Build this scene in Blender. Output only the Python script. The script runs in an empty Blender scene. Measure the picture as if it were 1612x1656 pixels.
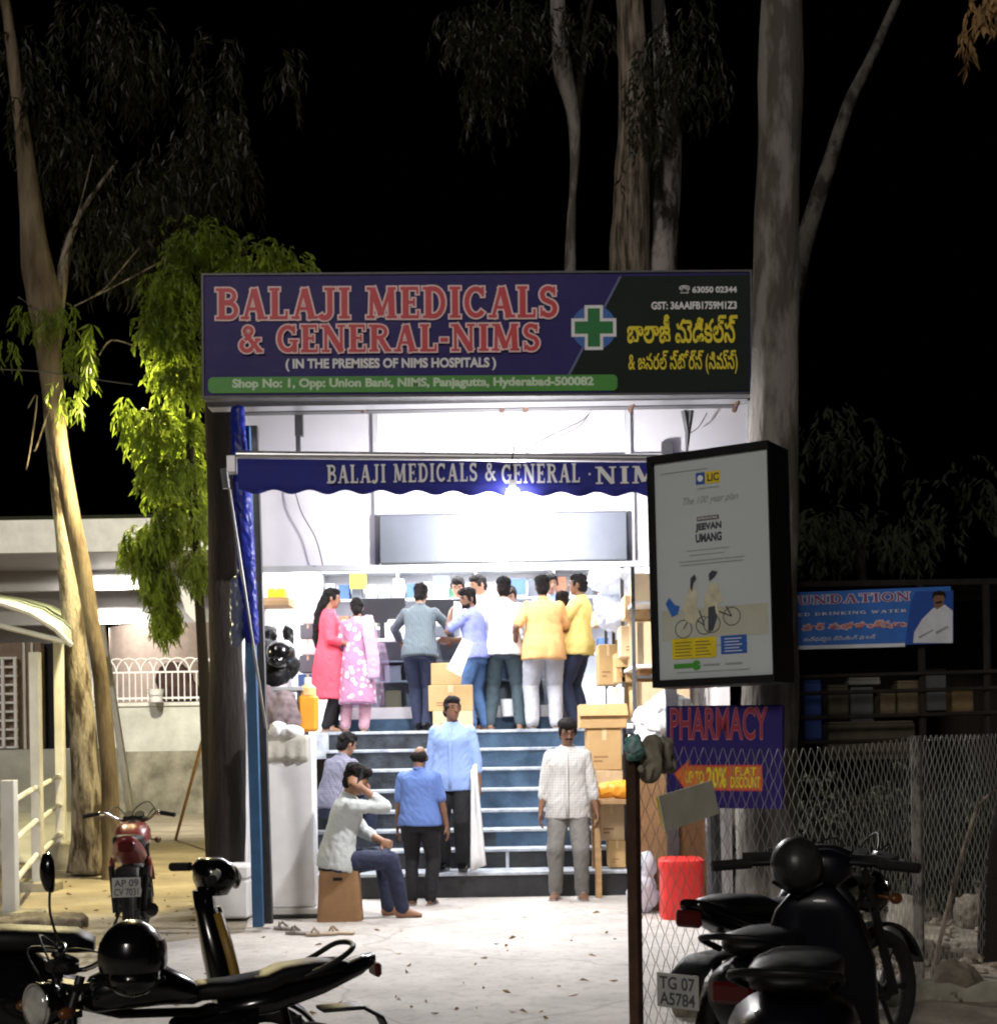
import bpy, bmesh, math, random
from mathutils import Vector, Matrix, noise, Quaternion
R = math.radians
V = Vector
random.seed(7)
scene = bpy.context.scene
COL = scene.collection

# ------------------------------------------------------------------ camera, world, light, exposure
FPX, HZ, CX, CAMH, ROLL = 2350.0, 1190.0, 806.0, 1.6, R(0.9)
cam = bpy.data.cameras.new('camera')
cam.sensor_fit = 'HORIZONTAL'
cam.sensor_width = 36
cam.lens = FPX / 1612 * 36
cam.shift_y = (HZ - 828) / 1612
cam.clip_start = 0.1
cam.clip_end = 400
camo = bpy.data.objects.new('camera', cam)
COL.objects.link(camo)
camo.matrix_world = Matrix.Translation((0, 0, CAMH)) @ Matrix.Rotation(R(90), 4, 'X') @ Matrix.Rotation(-ROLL, 4, 'Z')
scene.camera = camo

world = bpy.data.worlds.new('World')
scene.world = world
world.use_nodes = True
nt = world.node_tree
sky = nt.nodes.new('ShaderNodeTexSky')
sky.sky_type = 'NISHITA'
sky.sun_disc = False
sky.sun_elevation = R(-9)
sky.sun_rotation = R(200)
bg = nt.nodes['Background']
bg.inputs[1].default_value = 0.05
nt.links.new(sky.outputs[0], bg.inputs[0])

def lamp(name, kind, loc, energy, color=(1, 1, 1), rot=None, **kw):
    l = bpy.data.lights.new(name, kind)
    l.energy = energy
    l.color = color
    for k, v in kw.items():
        setattr(l, k, v)
    o = bpy.data.objects.new(name, l)
    COL.objects.link(o)
    o.location = loc
    if rot:
        o.rotation_euler = rot
    return o

# the street lighting behind the photographer, one broad soft source
lamp('sun', 'SUN', (0, -5, 8), 1.05, (1, .93, .86), (R(62), 0, R(-16)), angle=R(10))

scene.view_settings.view_transform = 'Standard'
scene.view_settings.look = 'None'
scene.view_settings.exposure = 0
scene.view_settings.gamma = 1
try:
    scene.cycles.pixel_filter_type = 'BLACKMAN_HARRIS'
    scene.cycles.filter_width = 2.1
    scene.cycles.max_bounces = 8
    scene.cycles.sample_clamp_indirect = 6
    scene.cycles.use_denoising = True
except Exception:
    pass

# ------------------------------------------------------------------ pixel -> world helpers (photo pixels, real depth)
def ray(px, py):
    u, v = px - CX, HZ - py
    c, s = math.cos(ROLL), math.sin(ROLL)
    return V(((u * c + v * s) / FPX, 1.0, (-u * s + v * c) / FPX))

def P(px, py, Y):
    r = ray(px, py)
    return V((r.x * Y, Y, CAMH + r.z * Y))

def G(px, py, z=0.0):
    r = ray(px, py)
    Y = (z - CAMH) / r.z
    return V((r.x * Y, Y, z))

def M(px, Y):          # px size in metres
    return px * Y / FPX

# ------------------------------------------------------------------ materials
def mat(name, col, rough=.6, metal=0.0, var=.12, scale=6.0, bump=0.0, bscale=40.0, spec=.4, stretch=(1, 1, 1), col2=None, coat=0.0, sharp=.2):
    m = bpy.data.materials.new(name)
    m.use_nodes = True
    n, l = m.node_tree.nodes, m.node_tree.links
    b = n['Principled BSDF']
    b.inputs['Roughness'].default_value = rough
    b.inputs['Metallic'].default_value = metal
    b.inputs['Specular IOR Level'].default_value = spec
    b.inputs['Coat Weight'].default_value = coat
    tc = n.new('ShaderNodeTexCoord')
    mp = n.new('ShaderNodeMapping')
    mp.inputs['Scale'].default_value = stretch
    l.new(tc.outputs['Object'], mp.inputs[0])
    nz = n.new('ShaderNodeTexNoise')
    nz.inputs['Scale'].default_value = scale
    nz.inputs['Detail'].default_value = 5
    nz.inputs['Roughness'].default_value = .6
    l.new(mp.outputs[0], nz.inputs['Vector'])
    cr = n.new('ShaderNodeValToRGB')
    cr.color_ramp.elements[0].position = .5 - sharp
    cr.color_ramp.elements[1].position = .5 + sharp
    c1 = [max(0, c * (1 - var)) for c in col]
    c2 = col2 if col2 else [min(1, c * (1 + var)) for c in col]
    cr.color_ramp.elements[0].color = (*c1, 1)
    cr.color_ramp.elements[1].color = (*c2, 1)
    l.new(nz.outputs[0], cr.inputs[0])
    l.new(cr.outputs[0], b.inputs['Base Color'])
    if bump:
        nb = n.new('ShaderNodeTexNoise')
        nb.inputs['Scale'].default_value = bscale
        nb.inputs['Detail'].default_value = 4
        l.new(mp.outputs[0], nb.inputs['Vector'])
        bp = n.new('ShaderNodeBump')
        bp.inputs['Strength'].default_value = bump
        bp.inputs['Distance'].default_value = .02
        l.new(nb.outputs[0], bp.inputs['Height'])
        l.new(bp.outputs[0], b.inputs['Normal'])
    m['ramp'] = cr.name
    return m

def emit(name, col, s):
    m = bpy.data.materials.new(name)
    m.use_nodes = True
    b = m.node_tree.nodes['Principled BSDF']
    b.inputs['Base Color'].default_value = (*col, 1)
    b.inputs['Emission Color'].default_value = (*col, 1)
    b.inputs['Emission Strength'].default_value = s
    return m

def translucent(name, col, k=.5, var=.05):
    m = mat(name, col, .5, var=var, scale=2.5)
    n, l = m.node_tree.nodes, m.node_tree.links
    t = n.new('ShaderNodeBsdfTranslucent')
    mx = n.new('ShaderNodeMixShader')
    mx.inputs[0].default_value = k
    l.new(n[m['ramp']].outputs[0], t.inputs[0])
    l.new(n['Principled BSDF'].outputs[0], mx.inputs[1])
    l.new(t.outputs[0], mx.inputs[2])
    l.new(mx.outputs[0], n['Material Output'].inputs[0])
    return m

def glass(name, col=(.9, .95, 1), rough=.02, alpha=.25):
    m = bpy.data.materials.new(name)
    m.use_nodes = True
    n, l = m.node_tree.nodes, m.node_tree.links
    g = n.new('ShaderNodeBsdfGlossy')
    g.inputs['Roughness'].default_value = rough
    t = n.new('ShaderNodeBsdfTransparent')
    t.inputs[0].default_value = (*col, 1)
    mx = n.new('ShaderNodeMixShader')
    mx.inputs[0].default_value = alpha
    l.new(t.outputs[0], mx.inputs[1])
    l.new(g.outputs[0], mx.inputs[2])
    l.new(mx.outputs[0], n['Material Output'].inputs[0])
    return m

def pattern(name, cols, kind, scale, rough=.85, axis='X', thr=.5):
    """woven cloth patterns in the cloth's own coordinates: stripe, check, floral"""
    m = mat(name, cols[0], rough, var=.08, scale=8, bump=.25, bscale=120)
    n, l = m.node_tree.nodes, m.node_tree.links
    tc = n.new('ShaderNodeTexCoord')
    mx = n.new('ShaderNodeMix')
    mx.data_type = 'RGBA'
    mx.inputs[7].default_value = (*cols[1], 1)
    l.new(n[m['ramp']].outputs[0], mx.inputs[6])
    def wave(ax):
        w = n.new('ShaderNodeTexWave')
        w.wave_type = 'BANDS'
        w.bands_direction = ax
        w.inputs['Scale'].default_value = scale
        w.inputs['Distortion'].default_value = .6
        w.inputs['Detail Scale'].default_value = .3
        l.new(tc.outputs['Object'], w.inputs[0])
        g = n.new('ShaderNodeMath')
        g.operation = 'GREATER_THAN'
        g.inputs[1].default_value = thr
        l.new(w.outputs['Fac'], g.inputs[0])
        return g
    if kind == 'stripe':
        l.new(wave(axis).outputs[0], mx.inputs[0])
    elif kind == 'check':
        a, b = wave('X'), wave('Z')
        ad = n.new('ShaderNodeMath')
        ad.operation = 'ADD'
        l.new(a.outputs[0], ad.inputs[0])
        l.new(b.outputs[0], ad.inputs[1])
        h = n.new('ShaderNodeMath')
        h.operation = 'MULTIPLY'
        h.inputs[1].default_value = .5
        l.new(ad.outputs[0], h.inputs[0])
        l.new(h.outputs[0], mx.inputs[0])
    else:
        vo = n.new('ShaderNodeTexVoronoi')
        vo.inputs['Scale'].default_value = scale
        l.new(tc.outputs['Object'], vo.inputs['Vector'])
        g = n.new('ShaderNodeMath')
        g.operation = 'LESS_THAN'
        g.inputs[1].default_value = thr
        l.new(vo.outputs['Distance'], g.inputs[0])
        l.new(g.outputs[0], mx.inputs[0])
    l.new(mx.outputs[2], n['Principled BSDF'].inputs['Base Color'])
    return m

K = {}
K['concrete'] = mat('forecourt_concrete', (.46, .43, .405), .8, var=.16, scale=1.4, bump=.25, bscale=30, col2=(.58, .545, .51))
def cracked(m, scale, width=.008):
    n, l = m.node_tree.nodes, m.node_tree.links
    tc = n.new('ShaderNodeTexCoord')
    ns_ = n.new('ShaderNodeTexNoise')
    ns_.inputs['Scale'].default_value = 2.2
    ad = n.new('ShaderNodeMix')
    ad.data_type = 'RGBA'
    ad.blend_type = 'ADD'
    ad.inputs[0].default_value = .35
    l.new(tc.outputs['Object'], ns_.inputs['Vector'])
    l.new(tc.outputs['Object'], ad.inputs[6])
    l.new(ns_.outputs['Color'], ad.inputs[7])
    vo = n.new('ShaderNodeTexVoronoi')
    vo.feature = 'DISTANCE_TO_EDGE'
    vo.inputs['Scale'].default_value = scale
    l.new(ad.outputs[2], vo.inputs['Vector'])
    cr = n.new('ShaderNodeValToRGB')
    cr.color_ramp.elements[0].color = (.68, .66, .64, 1)
    cr.color_ramp.elements[1].position = width
    sp_ = n.new('ShaderNodeTexNoise')
    sp_.inputs['Scale'].default_value = 9
    sp_.inputs['Detail'].default_value = 8
    sp_.inputs['Roughness'].default_value = .75
    l.new(tc.outputs['Object'], sp_.inputs['Vector'])
    c2 = n.new('ShaderNodeValToRGB')
    c2.color_ramp.elements[0].position = .32
    c2.color_ramp.elements[0].color = (.62, .60, .58, 1)
    c2.color_ramp.elements[1].position = .5
    l.new(sp_.outputs[0], c2.inputs[0])
    l.new(vo.outputs['Distance'], cr.inputs[0])
    b = n['Principled BSDF']
    for q in (cr, c2):
        mx = n.new('ShaderNodeMix')
        mx.data_type = 'RGBA'
        mx.blend_type = 'MULTIPLY'
        mx.inputs[0].default_value = .8
        l.new(b.inputs['Base Color'].links[0].from_socket, mx.inputs[6])
        l.new(q.outputs[0], mx.inputs[7])
        l.new(mx.outputs[2], b.inputs['Base Color'])
cracked(K['concrete'], .38)
K['dirt'] = mat('dirt', (.31, .27, .205), .95, var=.4, scale=1.1, bump=.6, bscale=18, col2=(.40, .35, .27))
K['rubble'] = mat('rubble_ground', (.23, .19, .14), .95, var=.5, scale=3, bump=.9, bscale=14, col2=(.36, .31, .24))
K['white'] = mat('white_paint', (.78, .78, .80), .5, var=.05)
K['offwhite'] = mat('offwhite_paint', (.62, .62, .60), .6, var=.12, scale=3)
K['grey'] = mat('grey_paint', (.36, .37, .39), .5, var=.1)
K['greyd'] = mat('dark_grey_steel', (.08, .08, .085), .5, .4, var=.2)
K['alu'] = mat('aluminium', (.5, .5, .52), .35, .9, var=.08)
K['black'] = mat('black_plastic', (.005, .005, .006), .5, spec=.25, var=.3, bump=.05)
K['blackg'] = mat('black_gloss_paint', (.003, .003, .004), .2, var=.2, coat=.35)
K['rubber'] = mat('tyre_rubber', (.006, .006, .006), .9, var=.3, bump=.4, bscale=60)
K['chrome'] = mat('chrome', (.7, .7, .72), .12, 1.0, var=.05)
K['bluepost'] = mat('blue_post_paint', (.022, .085, .19), .5, var=.3, scale=4)
K['tarp'] = mat('blue_tarpaulin', (.008, .016, .20), .42, var=.25, scale=5, bump=.2, bscale=9, spec=.3)
K['awning'] = mat('awning_fabric', (.018, .022, .22), .75, var=.2, scale=3, bump=.15, bscale=60)
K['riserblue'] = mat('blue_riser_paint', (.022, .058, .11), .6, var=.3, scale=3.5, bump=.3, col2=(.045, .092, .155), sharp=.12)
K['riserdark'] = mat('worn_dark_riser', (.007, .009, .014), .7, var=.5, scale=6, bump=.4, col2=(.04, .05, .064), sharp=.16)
K['nosing'] = mat('pale_stone_tread', (.33, .37, .44), .6, var=.3, scale=7, col2=(.55, .59, .64), bump=.3)
K['plinth'] = mat('black_granite', (.022, .023, .026), .35, var=.4, scale=9)
K['navy'] = mat('sign_navy', (.017, .009, .12), .5, spec=.25, bump=.6, bscale=1.8, var=.12, scale=2)
K['darkgreen'] = mat('sign_dark_green', (.006, .013, .008), .6, spec=.2, var=.2, scale=2)
K['green'] = mat('sign_green', (.055, .27, .03), .45, var=.1)
K['crossgreen'] = mat('cross_green', (.0, .16, .03), .45, var=.1)
K['signblue'] = mat('sign_blue', (.03, .13, .45), .45, var=.1)
K['divider'] = mat('divider_blue', (.10, .13, .28), .5)
K['red'] = mat('sign_red', (.55, .035, .05), .45, var=.08)
K['pink'] = mat('sign_pale_pink', (.82, .58, .58), .5, var=.05)
K['yellow'] = mat('sign_yellow', (.75, .62, .02), .5, var=.1)
K['letter'] = mat('pale_lettering', (.74, .74, .76), .5, var=.06)
K['letterdim'] = mat('greenish_lettering', (.55, .70, .50), .5, var=.08)
K['panel'] = translucent('fascia_panel', (.66, .65, .69), .4)
K['card'] = mat('cardboard', (.50, .33, .15), .8, var=.1, scale=4, bump=.1)
K['cardp'] = mat('pale_cardboard', (.58, .44, .27), .8, var=.1, scale=4, bump=.1)
K['cardb'] = mat('brown_cardboard', (.27, .15, .07), .8, var=.15, scale=4, bump=.1)
K['tape'] = mat('packing_tape', (.62, .50, .30), .3, var=.05)
K['plasticred'] = mat('red_plastic', (.72, .035, .03), .35, var=.08)
K['plasticor'] = mat('orange_plastic', (.80, .33, .03), .4, var=.08)
K['plasticye'] = mat('yellow_plastic', (.85, .68, .02), .4, var=.08)
K['plasticwh'] = mat('white_plastic', (.75, .76, .78), .4, var=.06)
K['plasticbl'] = mat('blue_plastic', (.02, .10, .50), .4, var=.1)
K['polybag'] = translucent('clear_polybag', (.78, .80, .86), .4)
K['paper'] = mat('paper', (.78, .77, .74), .8, var=.05)
K['wood'] = mat('raw_wood', (.40, .25, .12), .75, var=.25, scale=3, stretch=(1, 1, 6), bump=.2)
K['brick'] = mat('tile_wall', (.23, .17, .14), .8, var=.25, scale=6)
K['plaster'] = mat('weathered_plaster', (.52, .53, .50), .9, var=.25, scale=1.3, bump=.3, bscale=12)
K['stonewall'] = mat('stained_masonry', (.20, .19, .14), .95, var=.6, scale=1.6, bump=.7, bscale=6, col2=(.42, .40, .32))
K['soffit'] = mat('grey_soffit', (.42, .41, .42), .45, var=.1, scale=1)
K['polyc'] = translucent('green_polycarbonate', (.42, .50, .46), .25, .15)
K['barkpale'] = mat('pale_bark', (.10, .086, .072), .9, var=.25, scale=2.4, stretch=(2.2, 2.2, .55), bump=.6, bscale=14, col2=(.20, .186, .173), sharp=.06)
K['barkwhite'] = mat('whitish_bark', (.05, .042, .036), .9, var=.3, scale=1.6, stretch=(2, 2, .8), bump=.5, bscale=14, col2=(.30, .27, .26), sharp=.05)
K['barkmottle'] = mat('mottled_bark', (.03, .025, .02), .95, var=.3, scale=3.2, stretch=(2, 2, 1.2), bump=.8, bscale=14, col2=(.095, .086, .075), sharp=.06)
K['barkwarm'] = mat('warm_bark', (.10, .07, .045), .9, var=.5, scale=4, stretch=(2.2, 2.2, .55), bump=1.0, bscale=22, col2=(.30, .265, .21), sharp=.09)
K['barkwarmdk'] = mat('shaded_brown_bark', (.11, .075, .045), .9, var=.4, scale=3, stretch=(2, 2, .4), bump=.8, bscale=16, col2=(.19, .15, .10), sharp=.15)  # darker copy of the warm bark; the front stem's shade is in its colour
K['barkrough'] = mat('fibrous_bark', (.09, .07, .052), .95, var=.6, scale=5, stretch=(3, 3, .3), bump=1.0, bscale=20, col2=(.23, .19, .15), sharp=.1)
K['barkdark'] = mat('dark_bark', (.013, .009, .007), .95, var=.4, scale=4, stretch=(2, 2, .4), bump=.8, bscale=18)
K['leaf'] = translucent('bright_leaf', (.15, .21, .025), .5, .6)
K['leafdk'] = translucent('dark_leaf', (.016, .018, .007), .2, .5)
K['leafbrown'] = mat('brown_leaf', (.28, .17, .07), .9, var=.4)
K['hedge'] = mat('hedge_leaf', (.014, .018, .007), .9, var=.4)
K['rock'] = mat('rough_rock', (.15, .13, .10), .95, var=.4, scale=6, bump=.8, bscale=15)
K['sack'] = mat('dusty_white_sack', (.62, .58, .50), .9, var=.3, scale=5, bump=.6, bscale=20)
K['postdk'] = mat('grimy_post', (.08, .07, .06), .9, var=.4, scale=9, col2=(.2, .185, .165), sharp=.1)
K['rust'] = mat('rusty_steel', (.06, .028, .018), .8, .2, var=.5, scale=9)
K['galv'] = mat('galvanised_wire', (.30, .295, .27), .45, .5, var=.2)
K['postgrey'] = mat('weathered_post', (.24, .22, .20), .8, var=.4, scale=7)
K['glass'] = glass('display_glass')
K['lens'] = mat('headlamp_lens', (.45, .45, .42), .12, .3, var=.2, scale=20)
K['skin'] = mat('skin', (.28, .145, .085), .55, var=.08, scale=9)
K['skind'] = mat('darker_skin', (.17, .085, .05), .55, var=.08, scale=9)
K['hair'] = mat('black_hair', (.010, .008, .008), .75, spec=.15, var=.4, scale=30, bump=.7, bscale=90)
K['eye'] = mat('dark_eye', (.015, .01, .01), .2, var=.1)
K['lip'] = mat('lips', (.22, .08, .06), .5, var=.1)
K['denim'] = mat('blue_denim', (.07, .14, .30), .85, var=.2, bump=.3, bscale=70)
K['navycl'] = mat('navy_trousers', (.022, .028, .06), .85, var=.2, bump=.2)
K['slate'] = mat('slate_trousers', (.05, .075, .09), .85, var=.2, bump=.2)
K['blackcl'] = mat('black_trousers', (.008, .008, .010), .85, var=.3, bump=.2)
K['greycl'] = mat('grey_trousers', (.17, .165, .155), .85, var=.15, bump=.2)
K['palegreycl'] = mat('pale_grey_cargo', (.42, .42, .46), .85, var=.12, bump=.3)
K['steelbk'] = mat('blackened_steel', (.012, .012, .013), .45, .3, var=.3)
K['screen'] = mat('monitor_black', (.02, .02, .025), .3, var=.1)

# ------------------------------------------------------------------ mesh building
class MB:
    def __init__(s):
        s.v, s.f = [], []
    def add(s, vs, fs):
        o = len(s.v)
        s.v += [V(p) for p in vs]
        s.f += [tuple(i + o for i in f) for f in fs]
        return s
    def box(s, x0, x1, y0, y1, z0, z1, m=None):
        vs = [V((x, y, z)) for x in (x0, x1) for y in (y0, y1) for z in (z0, z1)]
        if m is not None:
            vs = [m @ p for p in vs]
        return s.add(vs, [(0, 1, 3, 2), (4, 6, 7, 5), (0, 4, 5, 1), (2, 3, 7, 6), (0, 2, 6, 4), (1, 5, 7, 3)])
    def cbox(s, x0, x1, y0, y1, z0, z1, c=.008, m=None):
        """box with chamfered edges"""
        vs, idx = [], {}
        X, Y, Z = (x0, x1), (y0, y1), (z0, z1)
        sg = (1, -1)
        for i in (0, 1):
            for j in (0, 1):
                for k in (0, 1):
                    for a in range(3):
                        d = [c * sg[i], c * sg[j], c * sg[k]]
                        d[a] = 0
                        idx[i, j, k, a] = len(vs)
                        vs.append(V((X[i] + d[0], Y[j] + d[1], Z[k] + d[2])))
        if m is not None:
            vs = [m @ p for p in vs]
        f = []
        for a in range(3):
            b, e = (a + 1) % 3, (a + 2) % 3
            for t in (0, 1):
                q = []
                for (p, r) in ((0, 0), (1, 0), (1, 1), (0, 1)):
                    c3 = [0, 0, 0]
                    c3[a], c3[b], c3[e] = t, p, r
                    q.append(idx[(*c3, a)])
                f.append(q if t else q[::-1])
            for p in (0, 1):
                for r in (0, 1):
                    q = []
                    lo, hi = [0, 0, 0], [0, 0, 0]
                    hi[a] = 1
                    for c3 in (lo, hi):
                        c3[b], c3[e] = p, r
                    q = [idx[(*lo, b)], idx[(*hi, b)], idx[(*hi, e)], idx[(*lo, e)]]
                    f.append(q)
        for i in (0, 1):
            for j in (0, 1):
                for k in (0, 1):
                    f.append([idx[i, j, k, 0], idx[i, j, k, 1], idx[i, j, k, 2]])
        return s.add(vs, f)
    def rings(s, rings, cap=True, closed=False):
        n = len(rings[0])
        vs = [p for r in rings for p in r]
        fs = []
        m = len(rings)
        for i in range(m if closed else m - 1):
            for j in range(n):
                a, b = i * n + j, i * n + (j + 1) % n
                i2 = (i + 1) % m
                fs.append((a, b, i2 * n + (j + 1) % n, i2 * n + j))
        if cap and not closed:
            fs.append(tuple(range(n))[::-1])
            fs.append(tuple((m - 1) * n + j for j in range(n)))
        return s.add(vs, fs)
    def tube(s, pts, rad, n=8, cap=True, flat=1.0, ref=None, closed=False):
        pts = [V(p) for p in pts]
        if not isinstance(rad, (list, tuple)):
            rad = [rad] * len(pts)
        rs = []
        u = None
        for i, p in enumerate(pts):
            if closed:
                t = pts[(i + 1) % len(pts)] - pts[i - 1]
            else:
                t = pts[min(i + 1, len(pts) - 1)] - pts[max(i - 1, 0)]
            t.normalize()
            if u is None:
                r0 = V(ref) if ref is not None else (V((0, 0, 1)) if abs(t.z) < .9 else V((0, 1, 0)))
                u = r0
            u = (u - t * u.dot(t)).normalized()
            w = t.cross(u)
            r = rad[i]
            rs.append([p + u * (r * math.cos(2 * math.pi * k / n)) + w * (r * flat * math.sin(2 * math.pi * k / n)) for k in range(n)])
        return s.rings(rs, cap, closed)
    def capsule(s, a, b, ra, rb, n=10, k=4):
        a, b = V(a), V(b)
        d = (b - a)
        d = d.normalized() if d.length > 1e-6 else V((0, 0, 1))
        pts, rad = [], []
        for i in range(k):
            t = math.pi / 2 * i / k
            pts.append(a - d * ra * math.cos(t))
            rad.append(max(ra * math.sin(t), ra * .12))
        pts += [a, b]
        rad += [ra, rb]
        for i in range(k):
            t = math.pi / 2 * (i + 1) / k
            pts.append(b + d * rb * math.sin(t))
            rad.append(max(rb * math.cos(t), rb * .12))
        return s.tube(pts, rad, n)
    def chain(s, pts, rads, n=10):
        for i in range(len(pts) - 1):
            s.capsule(pts[i], pts[i + 1], rads[i], rads[i + 1], n)
        return s
    def ell(s, c, r, m=None, n=16, k=10):
        c = V(c)
        rs = []
        for i in range(k + 1):
            t = math.pi * i / k
            z, q = -math.cos(t), max(math.sin(t), .03)
            ring = []
            for j in range(n):
                a = 2 * math.pi * j / n
                p = V((r[0] * q * math.cos(a), r[1] * q * math.sin(a), r[2] * z))
                if m is not None:
                    p = m @ p
                ring.append(c + p)
            rs.append(ring)
        return s.rings(rs)
    def loft(s, secs, n=18, pw=2.0):
        """secs: (centre, vec_u, vec_v); superellipse power pw"""
        rs = []
        for c, u, v in secs:
            ring = []
            for j in range(n):
                a = 2 * math.pi * j / n
                ca, sa = math.cos(a), math.sin(a)
                e = 2.0 / pw
                ring.append(V(c) + V(u) * (math.copysign(abs(ca) ** e, ca)) + V(v) * (math.copysign(abs(sa) ** e, sa)))
            rs.append(ring)
        return s.rings(rs)
    def prism(s, poly, y0, y1):
        """polygon in local x,z extruded in y"""
        n = len(poly)
        vs = [V((x, y0, z)) for x, z in poly] + [V((x, y1, z)) for x, z in poly]
        return s.add(vs, [tuple(range(n))[::-1], tuple(range(n, 2 * n))] + [(i, (i + 1) % n, n + (i + 1) % n, n + i) for i in range(n)])
    def xf(s, m):
        s.v = [m @ p for p in s.v]
        return s
    def build(s, name, m, parent=None, smooth=False, fix=True):
        me = bpy.data.meshes.new(name)
        me.from_pydata([tuple(p) for p in s.v], [], s.f)
        if fix:
            b = bmesh.new()
            b.from_mesh(me)
            bmesh.ops.recalc_face_normals(b, faces=b.faces)
            b.to_mesh(me)
            b.free()
        me.materials.append(K[m] if isinstance(m, str) else m)
        if smooth:
            for p in me.polygons:
                p.use_smooth = True
            if smooth != 'all':
                try:
                    me.set_sharp_from_angle(angle=R(40))
                except Exception:
                    pass
        o = bpy.data.objects.new(name, me)
        COL.objects.link(o)
        if parent is not None:
            o.parent = parent
        return o

work = bpy.data.scenes.new('work')
def evaluated(o):
    work.collection.objects.link(o)
    vl = work.view_layers[0]
    vl.update()
    return vl.depsgraph

def remesh(mb, voxel, smooth=4, wrinkle=0.0, freq=(9, 9, 6), seed=0):
    me = bpy.data.meshes.new('tmp')
    me.from_pydata([tuple(p) for p in mb.v], [], mb.f)
    b = bmesh.new()
    b.from_mesh(me)
    bmesh.ops.recalc_face_normals(b, faces=b.faces)
    b.to_mesh(me)
    b.free()
    o = bpy.data.objects.new('tmp', me)
    md = o.modifiers.new('r', 'REMESH')
    md.mode = 'VOXEL'
    md.voxel_size = voxel
    if smooth:
        sm = o.modifiers.new('s', 'SMOOTH')
        sm.factor = .5
        sm.iterations = smooth
    dg = evaluated(o)
    out = bpy.data.meshes.new_from_object(o.evaluated_get(dg))
    bpy.data.objects.remove(o)
    bpy.data.meshes.remove(me)
    if wrinkle:
        off = V((seed * 3.1, seed * 1.7, 0))
        nv = len(out.vertices)
        co, no = [0.0] * (nv * 3), [0.0] * (nv * 3)
        out.vertices.foreach_get('co', co)
        out.vertices.foreach_get('normal', no)
        f0, f1, f2 = freq
        nz = noise.noise
        for i in range(0, nv * 3, 3):
            x, y, z = co[i:i + 3]
            q = V((x * f0, y * f1, z * f2)) + off
            q2 = V(((x + z * .6) * f0 * 2.2, y * f1 * 2, (z - x * .5) * f2 * 2.6)) - off
            d = wrinkle * (nz(q) + .6 * (1 - 2 * abs(nz(q2))))
            for k in (0, 1, 2):
                co[i + k] += no[i + k] * d
        out.vertices.foreach_set('co', co)
        out.update()
    for p in out.polygons:
        p.use_smooth = True
    return out

def mesh_obj(name, me, m, parent):
    me.name = name
    me.materials.clear()
    me.materials.append(K[m] if isinstance(m, str) else m)
    o = bpy.data.objects.new(name, me)
    COL.objects.link(o)
    if parent is not None:
        o.parent = parent
    return o

def tag(o, label, cat, group=None):
    o['label'] = label
    o['category'] = cat
    if group:
        o['group'] = group
    return o

def thing(name, label, cat, loc=(0, 0, 0), rz=0.0, group=None):
    o = bpy.data.objects.new(name, None)
    o.empty_display_size = .2
    COL.objects.link(o)
    o.location = loc
    o.rotation_euler = (0, 0, rz)
    return tag(o, label, cat, group)

def struct(o, kind='structure'):
    o['kind'] = kind
    return o

def copy_tree(o, parent=None):
    c = o.copy()
    COL.objects.link(c)
    if parent is not None:
        c.parent = parent
    for ch in list(o.children):
        copy_tree(ch, c)
    return c

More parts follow.
